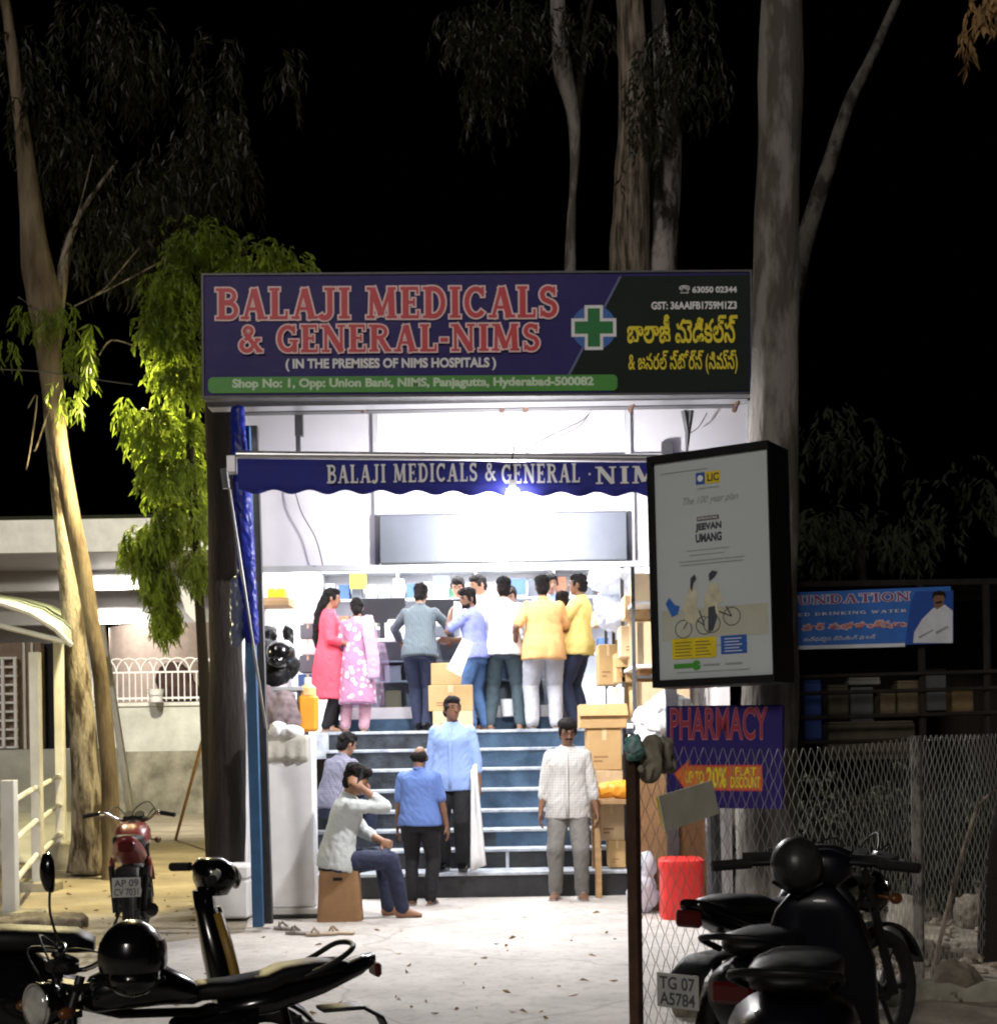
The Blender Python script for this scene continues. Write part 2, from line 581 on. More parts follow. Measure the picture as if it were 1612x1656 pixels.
# ------------------------------------------------------------------ lettering
def arc(cx, cz, rx, rz, a0, a1, n=10):
    return [(cx + rx * math.cos(R(a0 + (a1 - a0) * i / n)), cz + rz * math.sin(R(a0 + (a1 - a0) * i / n))) for i in range(n + 1)]
_T, _S = .19, .085
def _ser(x, z, w=.30):
    return ([(x - w / 2, z), (x + w / 2, z)], _S)
_lo, _hi = _S / 2, 1 - _S / 2
GL = {
 'B': (.70, [([(.16, 0), (.16, 1)], _T), _ser(.13, _lo, .3), _ser(.13, _hi, .3), ([(.16, .94)] + arc(.36, .75, .20, .19, 90, -90) + [(.16, .56)], .12), ([(.16, .52)] + arc(.40, .285, .21, .225, 90, -90) + [(.16, .06)], .13)]),
 'A': (.86, [([(.14, 0), (.40, .97)], .10), ([(.66, 0), (.42, .97)], .2), ([(.22, .33), (.6, .33)], .1), _ser(.13, _lo, .26), _ser(.68, _lo, .32)]),
 'L': (.62, [([(.16, 0), (.16, 1)], _T), _ser(.15, _hi, .32), ([(.0, _lo), (.54, _lo)], .1), ([(.53, .0), (.53, .26)], .07)]),
 'J': (.52, [([(.30, 1), (.30, .25)] + arc(.13, .22, .17, .19, 0, -150), .17), _ser(.30, _hi, .34)]),
 'I': (.40, [([(.18, 0), (.18, 1)], _T), _ser(.18, _lo, .34), _ser(.18, _hi, .34)]),
 'M': (1.02, [([(.14, 0), (.17, 1)], .11), ([(.18, .98), (.47, .1)], .2), ([(.76, .98), (.47, .1)], .1), ([(.80, 0), (.77, 1)], .2), _ser(.13, _lo, .26), _ser(.80, _lo, .32), _ser(.11, _hi, .2), _ser(.83, _hi, .2)]),
 'E': (.66, [([(.16, 0), (.16, 1)], _T), ([(.0, _lo), (.55, _lo)], .1), ([(.0, _hi), (.53, _hi)], .1), ([(.16, .51), (.42, .51)], .1), ([(.42, .39), (.42, .63)], .06), ([(.55, .0), (.55, .24)], .06), ([(.53, 1.), (.53, .78)], .06)]),
 'F': (.62, [([(.16, 0), (.16, 1)], _T), _ser(.15, _lo, .32), ([(.0, _hi), (.53, _hi)], .1), ([(.16, .51), (.42, .51)], .1), ([(.42, .39), (.42, .63)], .06), ([(.53, 1.), (.53, .76)], .06)]),
 'D': (.76, [([(.16, 0), (.16, 1)], _T), _ser(.13, _lo, .3), _ser(.13, _hi, .3), ([(.16, .94)] + arc(.32, .5, .30, .44, 90, -90, 14) + [(.16, .06)], .15)]),
 'C': (.72, [(arc(.38, .5, .29, .43, 42, 318, 18), .15), ([(.60, .99), (.60, .68)], .07)]),
 'G': (.78, [(arc(.38, .5, .29, .43, 42, 325, 18), .15), ([(.60, .99), (.60, .68)], .07), ([(.62, .0), (.62, .42)], .15), ([(.44, .42), (.74, .42)], _S)]),
 'S': (.60, [(arc(.29, .73, .19, .20, 25, 265, 12) + arc(.29, .28, .21, .22, 85, -155, 12), .15), ([(.48, .98), (.48, .7)], .06), ([(.07, .02), (.07, .32)], .06)]),
 'N': (.88, [([(.14, 0), (.14, 1)], .1), ([(.14, .97), (.68, .03)], .2), ([(.68, 0), (.68, 1)], .1), _ser(.14, _lo, .28), _ser(.09, _hi, .22), _ser(.68, _hi, .28)]),
 'R': (.78, [([(.16, 0), (.16, 1)], _T), _ser(.15, _lo, .32), _ser(.13, _hi, .3), ([(.16, .94)] + arc(.36, .73, .20, .20, 90, -90) + [(.16, .53)], .12), ([(.36, .52), (.62, .04)], .18), _ser(.66, _lo, .18)]),
 'O': (.78, [(arc(.37, .5, .29, .43, 0, 352, 22) + [(.66, .5)], .15)]),
 'U': (.78, [([(.14, 1), (.14, .32)] + arc(.38, .30, .24, .24, 180, 360) + [(.62, 1)], .14), _ser(.13, _hi, .3), _ser(.62, _hi, .26)]),
 'T': (.70, [([(.33, 0), (.33, 1)], _T), _ser(.33, _lo, .34), ([(.02, _hi), (.64, _hi)], .1), ([(.03, 1), (.03, .74)], .06), ([(.63, 1), (.63, .74)], .06)]),
 'K': (.80, [([(.16, 0), (.16, 1)], _T), _ser(.15, _lo, .32), _ser(.15, _hi, .32), ([(.24, .45), (.62, .97)], .1), ([(.32, .52), (.64, .03)], .18), _ser(.64, _lo, .26), _ser(.62, _hi, .24)]),
 'W': (1.08, [([(.14, .97), (.34, .03)], .18), ([(.52, .9), (.35, .03)], .09), ([(.52, .9), (.72, .03)], .18), ([(.92, .97), (.73, .03)], .09), _ser(.12, _hi, .3), _ser(.92, _hi, .26)]),
 '&': (.86, [([(.74, .04), (.24, .70)], .16), (arc(.35, .79, .13, .14, 215, -40, 12) + [(.38, .58), (.22, .46)], .12), (arc(.30, .26, .19, .2, 120, 330, 12), .15), ([(.46, .17), (.68, .46)], .1), ([(.58, .48), (.78, .48)], _S), ([(.62, .05), (.84, .05)], _S)]),
 '-': (.34, [([(.02, .42), (.28, .42)], .15)]),
 '.': (.34, [([(.08, .42), (.2, .42)], .12)]),
 ' ': (.36, []),
}
def stroke(mb, pts, w, y, ext=0.0):
    pts = [V((p[0], p[1])) for p in pts]
    if ext:
        pts[0] = pts[0] + (pts[0] - pts[1]).normalized() * ext
        pts[-1] = pts[-1] + (pts[-1] - pts[-2]).normalized() * ext
    L, Rr = [], []
    for i, p in enumerate(pts):
        a = (pts[i] - pts[i - 1]).normalized() if i else (pts[1] - pts[0]).normalized()
        b = (pts[i + 1] - pts[i]).normalized() if i < len(pts) - 1 else a
        n = V((-(a.y + b.y), a.x + b.x))
        n.normalize()
        k = 1 / max(.6, n.dot(V((-a.y, a.x))))
        L.append(p + n * w / 2 * k)
        Rr.append(p - n * w / 2 * k)
    m = len(pts)
    mb.add([V((p.x, y, p.y)) for p in L + Rr], [(i, i + 1, m + i + 1, m + i) for i in range(m - 1)])

def serif(text, x0, z0, x1, z1, y, m, parent, outline=0.0, om=None, name='lettering', gap=.05):
    adv = sum(GL[c][0] + gap for c in text) - gap
    sx, sz = (x1 - x0) / adv, (z1 - z0)
    for layer, mm in ((1, om), (0, m)):
        if layer and not outline:
            continue
        mb = MB()
        x = 0
        k = 0
        def flush(mb):
            if mb.v:
                mb.v = [V((x0 + p.x * sx, y + p.y, z0 + p.z * sz)) for p in mb.v]
                mb.build('letter_outline' if layer else name, mm, parent)
            return MB()
        for c in text:
            if c == ' ':
                mb = flush(mb)
            w, st = GL[c]
            for pts, wd in st:
                k += 1
                stroke(mb, [(x + p[0], p[1]) for p in pts], wd + (2 * outline if layer else 0), -(.003 if layer else .006) - (k % 9) * .00015, outline if layer else 0)
            x += w + gap
        flush(mb)

def text(body, x0, z0, x1, z1, y, m, parent, bold=0.0, name='lettering', skew=0.0, split=False):
    c = bpy.data.curves.new('t', 'FONT')
    c.body = body
    c.size = 1
    c.offset = bold
    c.resolution_u = 4
    o = bpy.data.objects.new('t', c)
    dg = evaluated(o)
    vs, fs = [], []
    if not split:
        me = bpy.data.meshes.new_from_object(o.evaluated_get(dg))
        vs = [v.co.copy() for v in me.vertices]
        fs = [tuple(p.vertices) for p in me.polygons]
    else:                       # one filled outline per sign of the script, so that overlapping signs stay solid
        full = o.to_curve(dg, apply_modifiers=False).copy()
        ends = []
        for i in range(len(body)):
            c.body = body[:i + 1]
            work.view_layers[0].update()
            ends.append(len(o.to_curve(work.view_layers[0].depsgraph, apply_modifiers=False).splines))
            o.to_curve_clear()
        def poly(sp):
            pts = [V(q.co[:2]) for q in (sp.bezier_points if sp.type == 'BEZIER' else sp.points)]
            return pts, sum(p.x * q.y - q.x * p.y for p, q in zip(pts, pts[1:] + pts[:1]))
        def inside(p, pts):
            c_ = False
            for u, w in zip(pts, pts[1:] + pts[:1]):
                if (u.y > p.y) != (w.y > p.y) and p.x < (w.x - u.x) * (p.y - u.y) / (w.y - u.y) + u.x:
                    c_ = not c_
            return c_
        layer = 0
        for i, e in enumerate(ends):
            b = ends[i - 1] if i else 0
            if e <= b:
                continue
            info = {k: poly(full.splines[k]) for k in range(b, e)}
            sg = math.copysign(1, max(info.values(), key=lambda q: abs(q[1]))[1])
            for ko in [k for k in info if info[k][1] * sg > 0]:
                keep = [ko] + [k for k in info if info[k][1] * sg < 0 and inside(info[k][0][0], info[ko][0])]
                cu = full.copy()
                for k in reversed(range(len(cu.splines))):
                    if k not in keep:
                        cu.splines.remove(cu.splines[k])
                co = bpy.data.objects.new('t', cu)
                dg = evaluated(co)
                me = bpy.data.meshes.new_from_object(co.evaluated_get(dg))
                n = len(vs)
                layer += 1
                vs += [v.co + V((0, 0, .002 * (layer % 5))) for v in me.vertices]
                fs += [tuple(q + n for q in p.vertices) for p in me.polygons]
                bpy.data.objects.remove(co)
    bpy.data.objects.remove(o)
    xs, ys = [v.x for v in vs], [v.y for v in vs]
    a, b, cc, d = min(xs), max(xs), min(ys), max(ys)
    mb = MB()
    out = []
    for v in vs:
        tx, tz = (v.x - a) / (b - a), (v.y - cc) / (d - cc)
        out.append(V((x0 + tx * (x1 - x0) + skew * tz * (z1 - z0), y - v.z * .2, z0 + tz * (z1 - z0))))
    return mb.add(out, fs).build(name, m, parent, fix=False)

def flat(poly, y, m, parent, name):
    mb = MB().add([V((x, y, z)) for x, z in poly], [tuple(range(len(poly)))])
    return mb.build(name, m, parent, fix=False)

class Board:
    """a flat board: origin at its lower left corner, local x along it, z up, y away from the viewer"""
    def __init__(s, name, label, cat, bl, br, tl, mat_, thick, frame=None, bodyname='panel'):
        s.o0 = V(bl)
        ax = (V(br) - V(bl))
        s.w = ax.length
        ax.normalize()
        up = V(tl) - V(bl)
        up = up - ax * up.dot(ax)
        s.h = up.length
        up.normalize()
        ny = up.cross(ax)
        s.m = Matrix((ax, ny, up)).transposed().to_4x4()
        s.m.translation = s.o0
        s.e = thing(name, label, cat)
        s.e.matrix_world = s.m
        s.inv = s.m.inverted()
        s.n = ny
        MB().cbox(0, s.w, 0, thick, 0, s.h, .004).build(bodyname, mat_, s.e)
    def p(s, px, py):
        r = ray(px, py)
        c = V((0, 0, CAMH))
        t = (s.o0 - c).dot(s.n) / r.dot(s.n)
        q = s.inv @ (c + r * t)
        return (q.x, q.z)
    def rect(s, x0, y0, x1, y1):
        a, b = s.p(x0, y1), s.p(x1, y0)
        return a[0], a[1], b[0], b[1]

# ================================================================== GROUND
struct(MB().box(-60, 60, -8, 120, -.3, -.008).build('ground', 'dirt'))
fc = MB()
a, b, c, d = G(395, 1508), G(1240, 1470), V((2.2, 2, 0)), V((-6, 2, 0))
poly = [G(395, 1508), V((-2.45, 14.5, 0)), V((2.6, 14.5, 0)), V((2.5, 9.0, 0)), V((1.0, 5.2, 0)), V((.9, 2, 0)), V((-6, 2, 0)), G(-60, 1535), G(250, 1527)]
fc.add([V((p.x, p.y, 0)) for p in poly], [tuple(range(len(poly)))])
struct(fc.build('forecourt', 'concrete', fix=False))
rb = MB()
N = 46
vs = []
for i in range(N + 1):
    for j in range(N + 1):
        x = 1.1 + 7 * i / N
        y = 5.3 + 7.5 * j / N
        f = max(0, min(1, (x - (.53 + (y - 6) * .70) - .02) / .3))
        z = -.004 + f * (.03 + .05 * noise.noise(V((x * 2, y * 2, 0))) + .035 * noise.noise(V((x * 7, y * 7, 3))))
        vs.append(V((x, y, z if f > 0 else -.006)))
rb.add(vs, [(i * (N + 1) + j, (i + 1) * (N + 1) + j, (i + 1) * (N + 1) + j + 1, i * (N + 1) + j + 1) for i in range(N) for j in range(N)])
struct(rb.build('rubble_ground', 'rubble', fix=False, smooth='all'))

# ================================================================== SHOP BUILDING
XL, XR = -2.45, 2.05          # inner side walls
SY = [14.4, 14.85, 15.13, 15.41, 15.69, 15.97, 16.25, 16.53]
SZ = [CAMH - (y - HZ) * Y / FPX for y, Y in zip((1411, 1373, 1341, 1309.5, 1275.6, 1242, 1210, 1180.6), SY)]
FLZ = SZ[-1]
shop = thing('shop_building', 'brightly lit pharmacy shop room raised up a blue flight of steps', 'shop', (0, 16.5, 0))
def sp(name, mb, m, parent=shop, **k):
    o = mb.build(name, m, None, **k)
    o.parent = parent
    o.matrix_parent_inverse = shop.matrix_world.inverted() if parent is shop else Matrix()
    return o
shop.matrix_world = Matrix.Translation((0, 0, 0))
x0s, x1s = -1.93, 1.28
sp('floor_slab', MB().box(XL, XR, SY[-1] + .004, 20.9, FLZ - .3, FLZ - .004), 'nosing')
stair = MB()
for i in range(8):
    yb = SY[i + 1] + .02 if i < 7 else SY[i] + .5
    stair.box(x0s, x1s if i else x1s + .02, SY[i], yb + .3, SZ[i - 1] - .02 if i else 0, SZ[i] - .03)
sp('stair', stair, 'plinth')
xs = P(722, 1300, 15.5).x
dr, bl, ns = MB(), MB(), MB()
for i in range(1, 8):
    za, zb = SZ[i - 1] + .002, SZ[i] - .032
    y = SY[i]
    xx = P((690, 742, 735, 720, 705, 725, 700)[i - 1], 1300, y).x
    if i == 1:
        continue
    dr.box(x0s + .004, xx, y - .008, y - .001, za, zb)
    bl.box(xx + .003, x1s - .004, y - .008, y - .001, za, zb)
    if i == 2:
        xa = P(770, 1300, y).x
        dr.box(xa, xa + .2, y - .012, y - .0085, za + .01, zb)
for i in range(8):
    ns.cbox(x0s + .002, x1s - .002 + (0 if i else .02), SY[i] - .025, (SY[i + 1] if i < 7 else SY[i] + .3) - .001, SZ[i] - .03, SZ[i] + .003, .006)
ns.box(P(818, 1390, 14.85).x, P(823, 1390, 14.85).x, 14.838, 14.849, SZ[0] + .004, SZ[1] - .032)
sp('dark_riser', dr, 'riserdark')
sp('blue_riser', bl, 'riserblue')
sp('tread', ns, 'nosing')
# counter plinth step
sp('counter_plinth', MB().box(-1.95, 1.1, 17.15, 20.8, FLZ, FLZ + .15), 'riserblue')
# walls, ceiling
sp('back_wall', MB().box(XL, XR, 20.9, 21.0, FLZ - .3, 4.6), 'white')
lw = MB().box(XL - .1, XL, 14.0, 21, 0, 4.6)
sp('side_wall', lw, 'white')
sp('side_wall', MB().box(XR, XR + .12, 13.6, 21, 0, 4.6), 'white')
sp('ceiling', MB().box(XL - .1, XR + .12, 13.25, 21, 4.6, 4.68), 'white')
# porch roof between the shop sign and the fascia: slats and beams
zc = P(770, 660, 12.5).z
por = MB()
for i in range(26):
    x = -2.3 + i * .168
    por.box(x, x + .06, 12.1, 13.2, zc + .10, zc + .14)
sp('porch_slat', por, 'greyd')
sp('porch_sheet', MB().box(-2.4, 2.1, 12.1, 13.24, zc + .16, zc + .18), 'panel')
sp('porch_beam', MB().box(P(395, 660, 12.5).x, 2.1, 12.40, 12.52, zc - .03, zc + .05), 'greyd')
sp('porch_gutter', MB().box(P(335, 646, 12.1).x, P(1210, 640, 12.1).x, 12.12, 12.3, P(700, 652, 12.1).z, P(700, 637, 12.1).z), 'alu')
for px in (418, 590, 814, 852, 1022, 1190):
    sp('sign_bracket', MB().tube([P(px - 3, 664, 12.42), P(px + 8, 634, 12.06)], .022, 6), 'rust')
# fascia: panels in a grey frame, Y 13
FY = 13.0
def fx(px): return P(px, 700, FY).x
def fz(py, px=700): return P(px, py, FY).z
zt, zm, zb = fz(664), fz(740), fz(916)
fr = MB()
for a, b in ((392, 399), (603, 610), (807, 815), (1011, 1019), (1208, 1216)):
    fr.box(fx(a), fx(b), FY - .03, FY + .03, zm, zt)
for a, b in ((392, 402), (604, 611), (1011, 1023), (1206, 1216)):
    fr.box(fx(a), fx(b), FY - .03, FY + .03, zb, zm - .05)
fr.box(fx(392), fx(1216), FY - .032, FY + .032, zb - .03, zb + .02)
fr.box(fx(392), fx(1216), FY - .032, FY + .032, zm - .05, zm)
fr.box(fx(392), fx(1216), FY - .032, FY + .032, zt, zt + .04)
sp('fascia_frame', fr, 'grey')
for a, b in ((399.5, 602.5), (610.5, 806.5), (815.5, 1010.5), (1019.5, 1207.5)):
    sp('fascia_panel', MB().box(fx(a), fx(b), FY - .004, FY + .004, zm + .003, zt - .003), 'panel')
for a, b in ((402.5, 603.5), (1023.5, 1205.5)):
    sp('fascia_panel', MB().box(fx(a), fx(b), FY - .004, FY + .004, zb + .022, zm - .053), 'panel')
sp('light_strip_panel', MB().box(fx(611.5), fx(1010.5), FY - .004, FY + .004, fz(833), zm - .053), 'panel')
K['shutter'] = mat('grey_shutter_steel', (.15, .165, .19), .36, .45, var=.06)
sp('shutter_box', MB().cbox(fx(611.5), fx(1010.5), FY - .08, FY + .3, zb + .024, fz(833) - .004, .01), 'shutter')
sp('upper_beam', MB().box(XL, XR, 13.2, 13.3, 4.45, 4.6), 'greyd')
# posts
lp = MB()
a, b = P(418, 1499, 12.12), P(396, 690, 12.12)
lp.tube([a, b], .06, 4, ref=(1, 1, 0))
sp('post', lp, 'bluepost')
lp = MB()
lp.tube([P(433, 1494, 12.3), P(409, 690, 12.5)], .06, 4, ref=(1, 1, 0))
sp('inner_post', lp, 'greyd')
xr = P(1084, 1100, 13.0).x
sp('post', MB().box(xr - .05, xr + .05, 12.95, 13.05, 0, 4.2), 'greyd')
def curve_pts(pts, n=8):
    out = []
    for i in range(len(pts) - 1):
        p0, p1, p2, p3 = V(pts[max(i - 1, 0)]), V(pts[i]), V(pts[i + 1]), V(pts[min(i + 2, len(pts) - 1)])
        for k in range(n):
            t = k / n
            out.append(.5 * (2 * p1 + (p2 - p0) * t + (2 * p0 - 5 * p1 + 4 * p2 - p3) * t * t + (3 * p1 - p0 - 3 * p2 + p3) * t ** 3))
    out.append(V(pts[-1]))
    return out
for w_ in ([P(478, 798, 12.94), P(488, 830, 12.93), P(510, 870, 12.93), P(522, 914, 12.93)], [P(842, 738, 12.93), P(890, 712, 12.93), P(935, 690, 12.93), P(952, 670, 12.93)],
           [P(1116, 700, 12.93), P(1130, 690, 12.93), P(1143, 668, 12.93)]):
    sp('fascia_wire', MB().tube(curve_pts(w_), .005, 5), 'greyd')
hb = MB()
hb.box(P(478, 700, 12.6).x, P(491, 700, 12.6).x, 12.55, 12.62, P(480, 706, 12.6).z, P(480, 664, 12.6).z)
hb.box(P(479, 700, 12.6).x, P(486, 700, 12.6).x, 12.56, 12.61, P(480, 738, 12.6).z, P(480, 706, 12.6).z)
sp('awning_hanger', hb, 'greyd')
hb2 = MB()
hb2.tube([P(1106, 664, 12.6), P(1112, 700, 12.6), P(1110, 735, 12.6)], [.03, .025, .012], 6)
hb2.tube([P(1117, 664, 12.6), P(1113, 700, 12.6), P(1110, 735, 12.6)], [.03, .02, .012], 6)
sp('awning_hanger', hb2, 'greyd')

# ---------------------------------------------------------------- tube lights and the flood bulb
tubem = emit('tube_glow', (1, .99, 1), 9)
for i, (x, y) in enumerate(((-1.7, 15.6), (.2, 15.6), (-1.7, 18.6), (.2, 18.6))):
    t = thing('tube_light', 'white fluorescent tube on the shop ceiling', 'light', (x, y, 4.52), 0, 'fluorescent tubes on the shop ceiling')
    MB().cbox(-.62, .62, -.04, .04, .02, .078, .006).build('housing', 'white', t)
    MB().tube([(-.58, 0, 0), (.58, 0, 0)], .019, 10).build('tube', tubem, t, smooth=True)
for i, (x, y, w) in enumerate(((-.8, 15.0, 300), (-.6, 18.6, 570))):
    lamp('shop_ceiling_lamp', 'AREA', (x, y, 4.42), w, (.97, .98, 1), None, shape='RECTANGLE', size=3.6, size_y=1.6)
bp = P(829, 801, 11.74)
bulb = thing('flood_lamp', 'glaring white bulb hanging below the scalloped awning edge', 'lamp', bp)
MB().ell((0, 0, 0), (.055, .055, .07)).build('bulb', emit('bulb_glow', (1, 1, 1), 60), bulb, smooth=True)
MB().tube([(0, 0, .06), (0, 0, .12)], .03, 10).build('socket', 'white', bulb)
MB().tube([(0, 0, .12), (0, .05, .3), (.02, .1, .42)], .006, 5).build('cable', 'black', bulb)
lamp('flood_light', 'POINT', bp + V((0, .34, -.20)), 520, (1, .97, .95), shadow_soft_size=.07)

# ---------------------------------------------------------------- main sign
Ysg = 12.0
sg = Board('shop_sign', 'wide navy and dark green shop sign with red lettering above the entrance', 'sign',
           P(331, 640, Ysg), P(1213, 634, Ysg), P(325, 446, Ysg), 'navy', .12, bodyname='sign_box')
E = sg.e
y = -.004
flat([sg.p(1004, 447), sg.p(1211, 444), sg.p(1211, 632), sg.p(998, 636), sg.p(918, 607)], y, 'darkgreen', E, 'green_field')
def quad(bd, pts, y, m, name): return flat([bd.p(*q) for q in pts], y, m, bd.e, name)
quad(sg, [(1001, 447), (1005, 447), (922, 606), (918, 606)], y - .002, 'divider', 'divider_line')
q0, q1 = sg.p(337, 637), sg.p(998, 605)
def rrect(x0, z0, x1, z1, r, n=5):
    pts = []
    for cx, cz, a in ((x1 - r, z1 - r, 0), (x0 + r, z1 - r, 90), (x0 + r, z0 + r, 180), (x1 - r, z0 + r, 270)):
        pts += [(cx + r * math.cos(R(a + 90 * i / n)), cz + r * math.sin(R(a + 90 * i / n))) for i in range(n + 1)]
    return pts
flat(rrect(q0[0], q0[1] + .004, q1[0], q1[1] - .004, .04), y - .004, 'green', E, 'address_band')
cc = sg.p(960, 530)
flat([(cc[0] + .185 * math.cos(R(i * 10)), cc[1] + .185 * math.sin(R(i * 10))) for i in range(36)], y - .004, 'signblue', E, 'blue_disc')
def cross(a, b): return [(cc[0] + x, cc[1] + z) for x, z in ((-b, a), (b, a), (b, b), (a, b), (a, -b), (b, -b), (b, -a), (-b, -a), (-b, -b), (-a, -b), (-a, b), (-b, b))]
flat(cross(.185, .076), y - .006, 'letter', E, 'cross_outline')
flat(cross(.158, .05), y - .008, 'crossgreen', E, 'cross')
serif('BALAJI MEDICALS', *sg.rect(351, 463, 902, 517), y - .004, 'red', E, .055, 'pink', gap=.06)
serif('& GENERAL-NIMS', *sg.rect(386, 524, 873, 571), y - .012, 'red', E, .055, 'pink', gap=.06)
text('( IN THE PREMISES OF NIMS HOSPITALS )', *sg.rect(462, 578, 802, 601), y - .004, 'letter', E, .04)
text('Shop No: 1, Opp: Union Bank, NIMS, Panjagutta, Hyderabad-500082', *sg.rect(376, 609, 960, 632), y - .006, 'letterdim', E, .045)
text('☎ 63050 02344', *sg.rect(1098, 461, 1191, 476), y - .004, 'letter', E, .035)
text('GST: 36AAIFB1759M1Z3', *sg.rect(1053, 487, 1191, 501), y - .004, 'letter', E, .035)
text('బాలాజీ మెడికల్స్', *sg.rect(1014, 508, 1192, 556), y - .004, 'yellow', E, .02, split=True)
text('& జనరల్ స్టోర్స్ (నిమ్స్)', *sg.rect(1016, 566, 1192, 606), y - .004, 'yellow', E, .012, split=True)
fm = MB()
fm.box(-.02, sg.w + .02, -.012, .13, -.022, -.002).box(-.02, sg.w + .02, -.012, .13, sg.h + .002, sg.h + .018)
fm.box(-.02, -.002, -.012, .13, -.0015, sg.h + .0015).box(sg.w + .002, sg.w + .02, -.012, .13, -.0015, sg.h + .0015)
fm.build('sign_frame', 'greyd', E)

# ---------------------------------------------------------------- awning
Ya = 11.82
aw = thing('awning', 'rolled blue awning with white lettering and a scalloped hem', 'awning', P(385, 742, Ya))
A0 = V(aw.location)
aw.rotation_euler = (0, R(.0), 0)
bd = Board.__new__(Board)
bd.e, bd.o0, bd.n = aw, A0, V((0, 1, 0))
bd.inv = Matrix.Translation(A0).inverted()
r0 = bd.rect(384, 800, 1200, 742)
xa, xb = r0[0], bd.p(1200, 745)[0]
zl = lambda x: (bd.p(1056, 748)[1] - bd.p(385, 742)[1]) * (x - xa) / (bd.p(1056, 748)[0] - xa)
val = MB()
nx = 150
sc = M(77, Ya)
vs, fs = [], []
for i in range(nx + 1):
    x = xa + (xb - xa) * i / nx
    ph = 2 * math.pi * (x - xa) / M(58, Ya)
    zbot = zl(x) - M(53, Ya) + .018 * math.cos(ph)
    for j, t in enumerate((0, .35, .7, 1)):
        z = zl(x) + (zbot - zl(x)) * t
        vs.append(V((x, .012 * math.sin(x * 3.1 + t) * t - .01 * t + .01 * t * noise.noise(V((x * 3, t, 0))), z)))
for i in range(nx):
    for j in range(3):
        a = i * 4 + j
        fs.append((a, a + 4, a + 5, a + 1))
val.add(vs, fs)
vo = val.build('valance', 'awning', aw, smooth='all', fix=False)
vo.modifiers.new('t', 'SOLIDIFY').thickness = .004
MB().tube([(xa - .01, .02, .035), (xb, .02, zl(xb) + .035)], .036, 14).build('roller_bar', 'alu', aw, smooth=True)
MB().tube([(xa + .02, .09, .02), (xb, .09, zl(xb) + .02)], .055, 14).build('fabric_roll', 'awning', aw, smooth=True)
MB().cbox(xa - .09, xa - .012, -.02, .1, -.11, .03, .006).tube([bd.p(365, 752) and (bd.p(362, 758)[0], 0, bd.p(362, 758)[1]), (bd.p(366, 790)[0], 0, bd.p(366, 790)[1])], .03, 8).build('end_bracket', 'alu', aw)
MB().tube([V((bd.p(372, 792)[0], -.03, bd.p(372, 792)[1])), P(430, 1178, 12.0) - A0], .011, 8).build('crank_rod', 'alu', aw)
yt = -.03
serif('BALAJI MEDICALS &', *bd.rect(530, 749, 802, 783), yt, 'letter', aw, gap=.09)
serif('GENERAL .', *bd.rect(811, 750, 957, 783), yt, 'letter', aw, gap=.09)
serif('NIMS', *bd.rect(963, 754, 1090, 784), yt, 'letter', aw, gap=.09)

# blue tarpaulin rolled along the post
tp = MB()
pts = [(384, 660, 22), (386, 700, 26), (391, 790, 32), (396, 880, 34), (400, 950, 32), (403, 1000, 28), (408, 1040, 18)]
tp.tube([P(a, b, 11.99) for a, b, c in pts], [M(c / 2.3, 12.0) for a, b, c in pts], 12)
me = remesh(tp, .014, 2, .022, (16, 16, 1.0), 3)
tarp = tag(mesh_obj('tarpaulin', me, 'tarp', None), 'shiny royal blue tarpaulin hanging rolled beside the entrance post', 'tarpaulin')
tp = MB()
pts = [(384, 935, 16), (386, 985, 24), (383, 1030, 20), (380, 1045, 8)]
tp.tube([P(a, b, 12.0) for a, b, c in pts], [M(c / 2, 12.0) for a, b, c in pts], 10)
tag(mesh_obj('plastic_sheet', remesh(tp, .02, 2, .025, (7, 7, 3), 5), mat('dull_blue_plastic', (.09, .11, .18), .3, var=.4, scale=14), None), 'clear plastic sheet bunched beside the rolled blue tarpaulin', 'plastic sheet')

# ---------------------------------------------------------------- counter, shelves, stock
ctr = thing('glass_counter', 'glass display counter with medicines between the customers', 'counter', (0, 17.3, FLZ + .15))
MB().cbox(-1.85, 1.0, 0, .6, 0, .14, .006).build('base', 'white', ctr)
MB().box(-1.85, 1.0, .35, .6, .14, .92).build('back_panel', 'offwhite', ctr)
MB().box(-1.85, 1.0, .004, .34, .44, .46).box(-1.85, 1.0, .004, .34, .68, .70).build('shelf', 'plasticwh', ctr)
MB().box(-1.85, 1.0, 0, .003, .145, .915).build('glass_front', 'glass', ctr)
MB().cbox(-1.9, 1.05, -.03, .62, .92, .96, .006).build('top', 'white', ctr)
rnd = random.Random(3)
med = [mat('medicine_carton_%s' % n, c, .6) for n, c in (('white', (.7, .7, .72)), ('blue', (.25, .38, .6)), ('tan', (.6, .5, .3)), ('grey', (.45, .48, .5)))]
def cartons(n, place, label, group):
    first = None
    for i in range(n):
        (x, y, z), (w, d, h) = place(i)
        o = MB().cbox(-w / 2, w / 2, 0, d, 0, h, .004).build('medicine_carton', med[rnd.randrange(len(med))], None)
        o.location = (x, y, z)
        tag(o, label, 'carton', group)
cartons(22, lambda i: ((-1.75 + i % 11 * .25, 17.36, FLZ + .15 + (.46, .14)[i // 11]), (.19, .2, .12 + .1 * rnd.random())),
        'small medicine carton behind the counter glass', 'medicine cartons in the glass counter')
K['mid1'] = mat('blue_medicine_carton', (.05, .11, .28), .6)
K['mid2'] = mat('rust_medicine_carton', (.28, .10, .05), .6)
K['mid3'] = mat('grey_medicine_carton', (.12, .13, .15), .6)
K['mid4'] = mat('green_medicine_carton', (.05, .18, .10), .6)
med += [K['mid1'], K['mid2'], K['mid3'], K['mid4'], K['mid3'], K['mid1']]
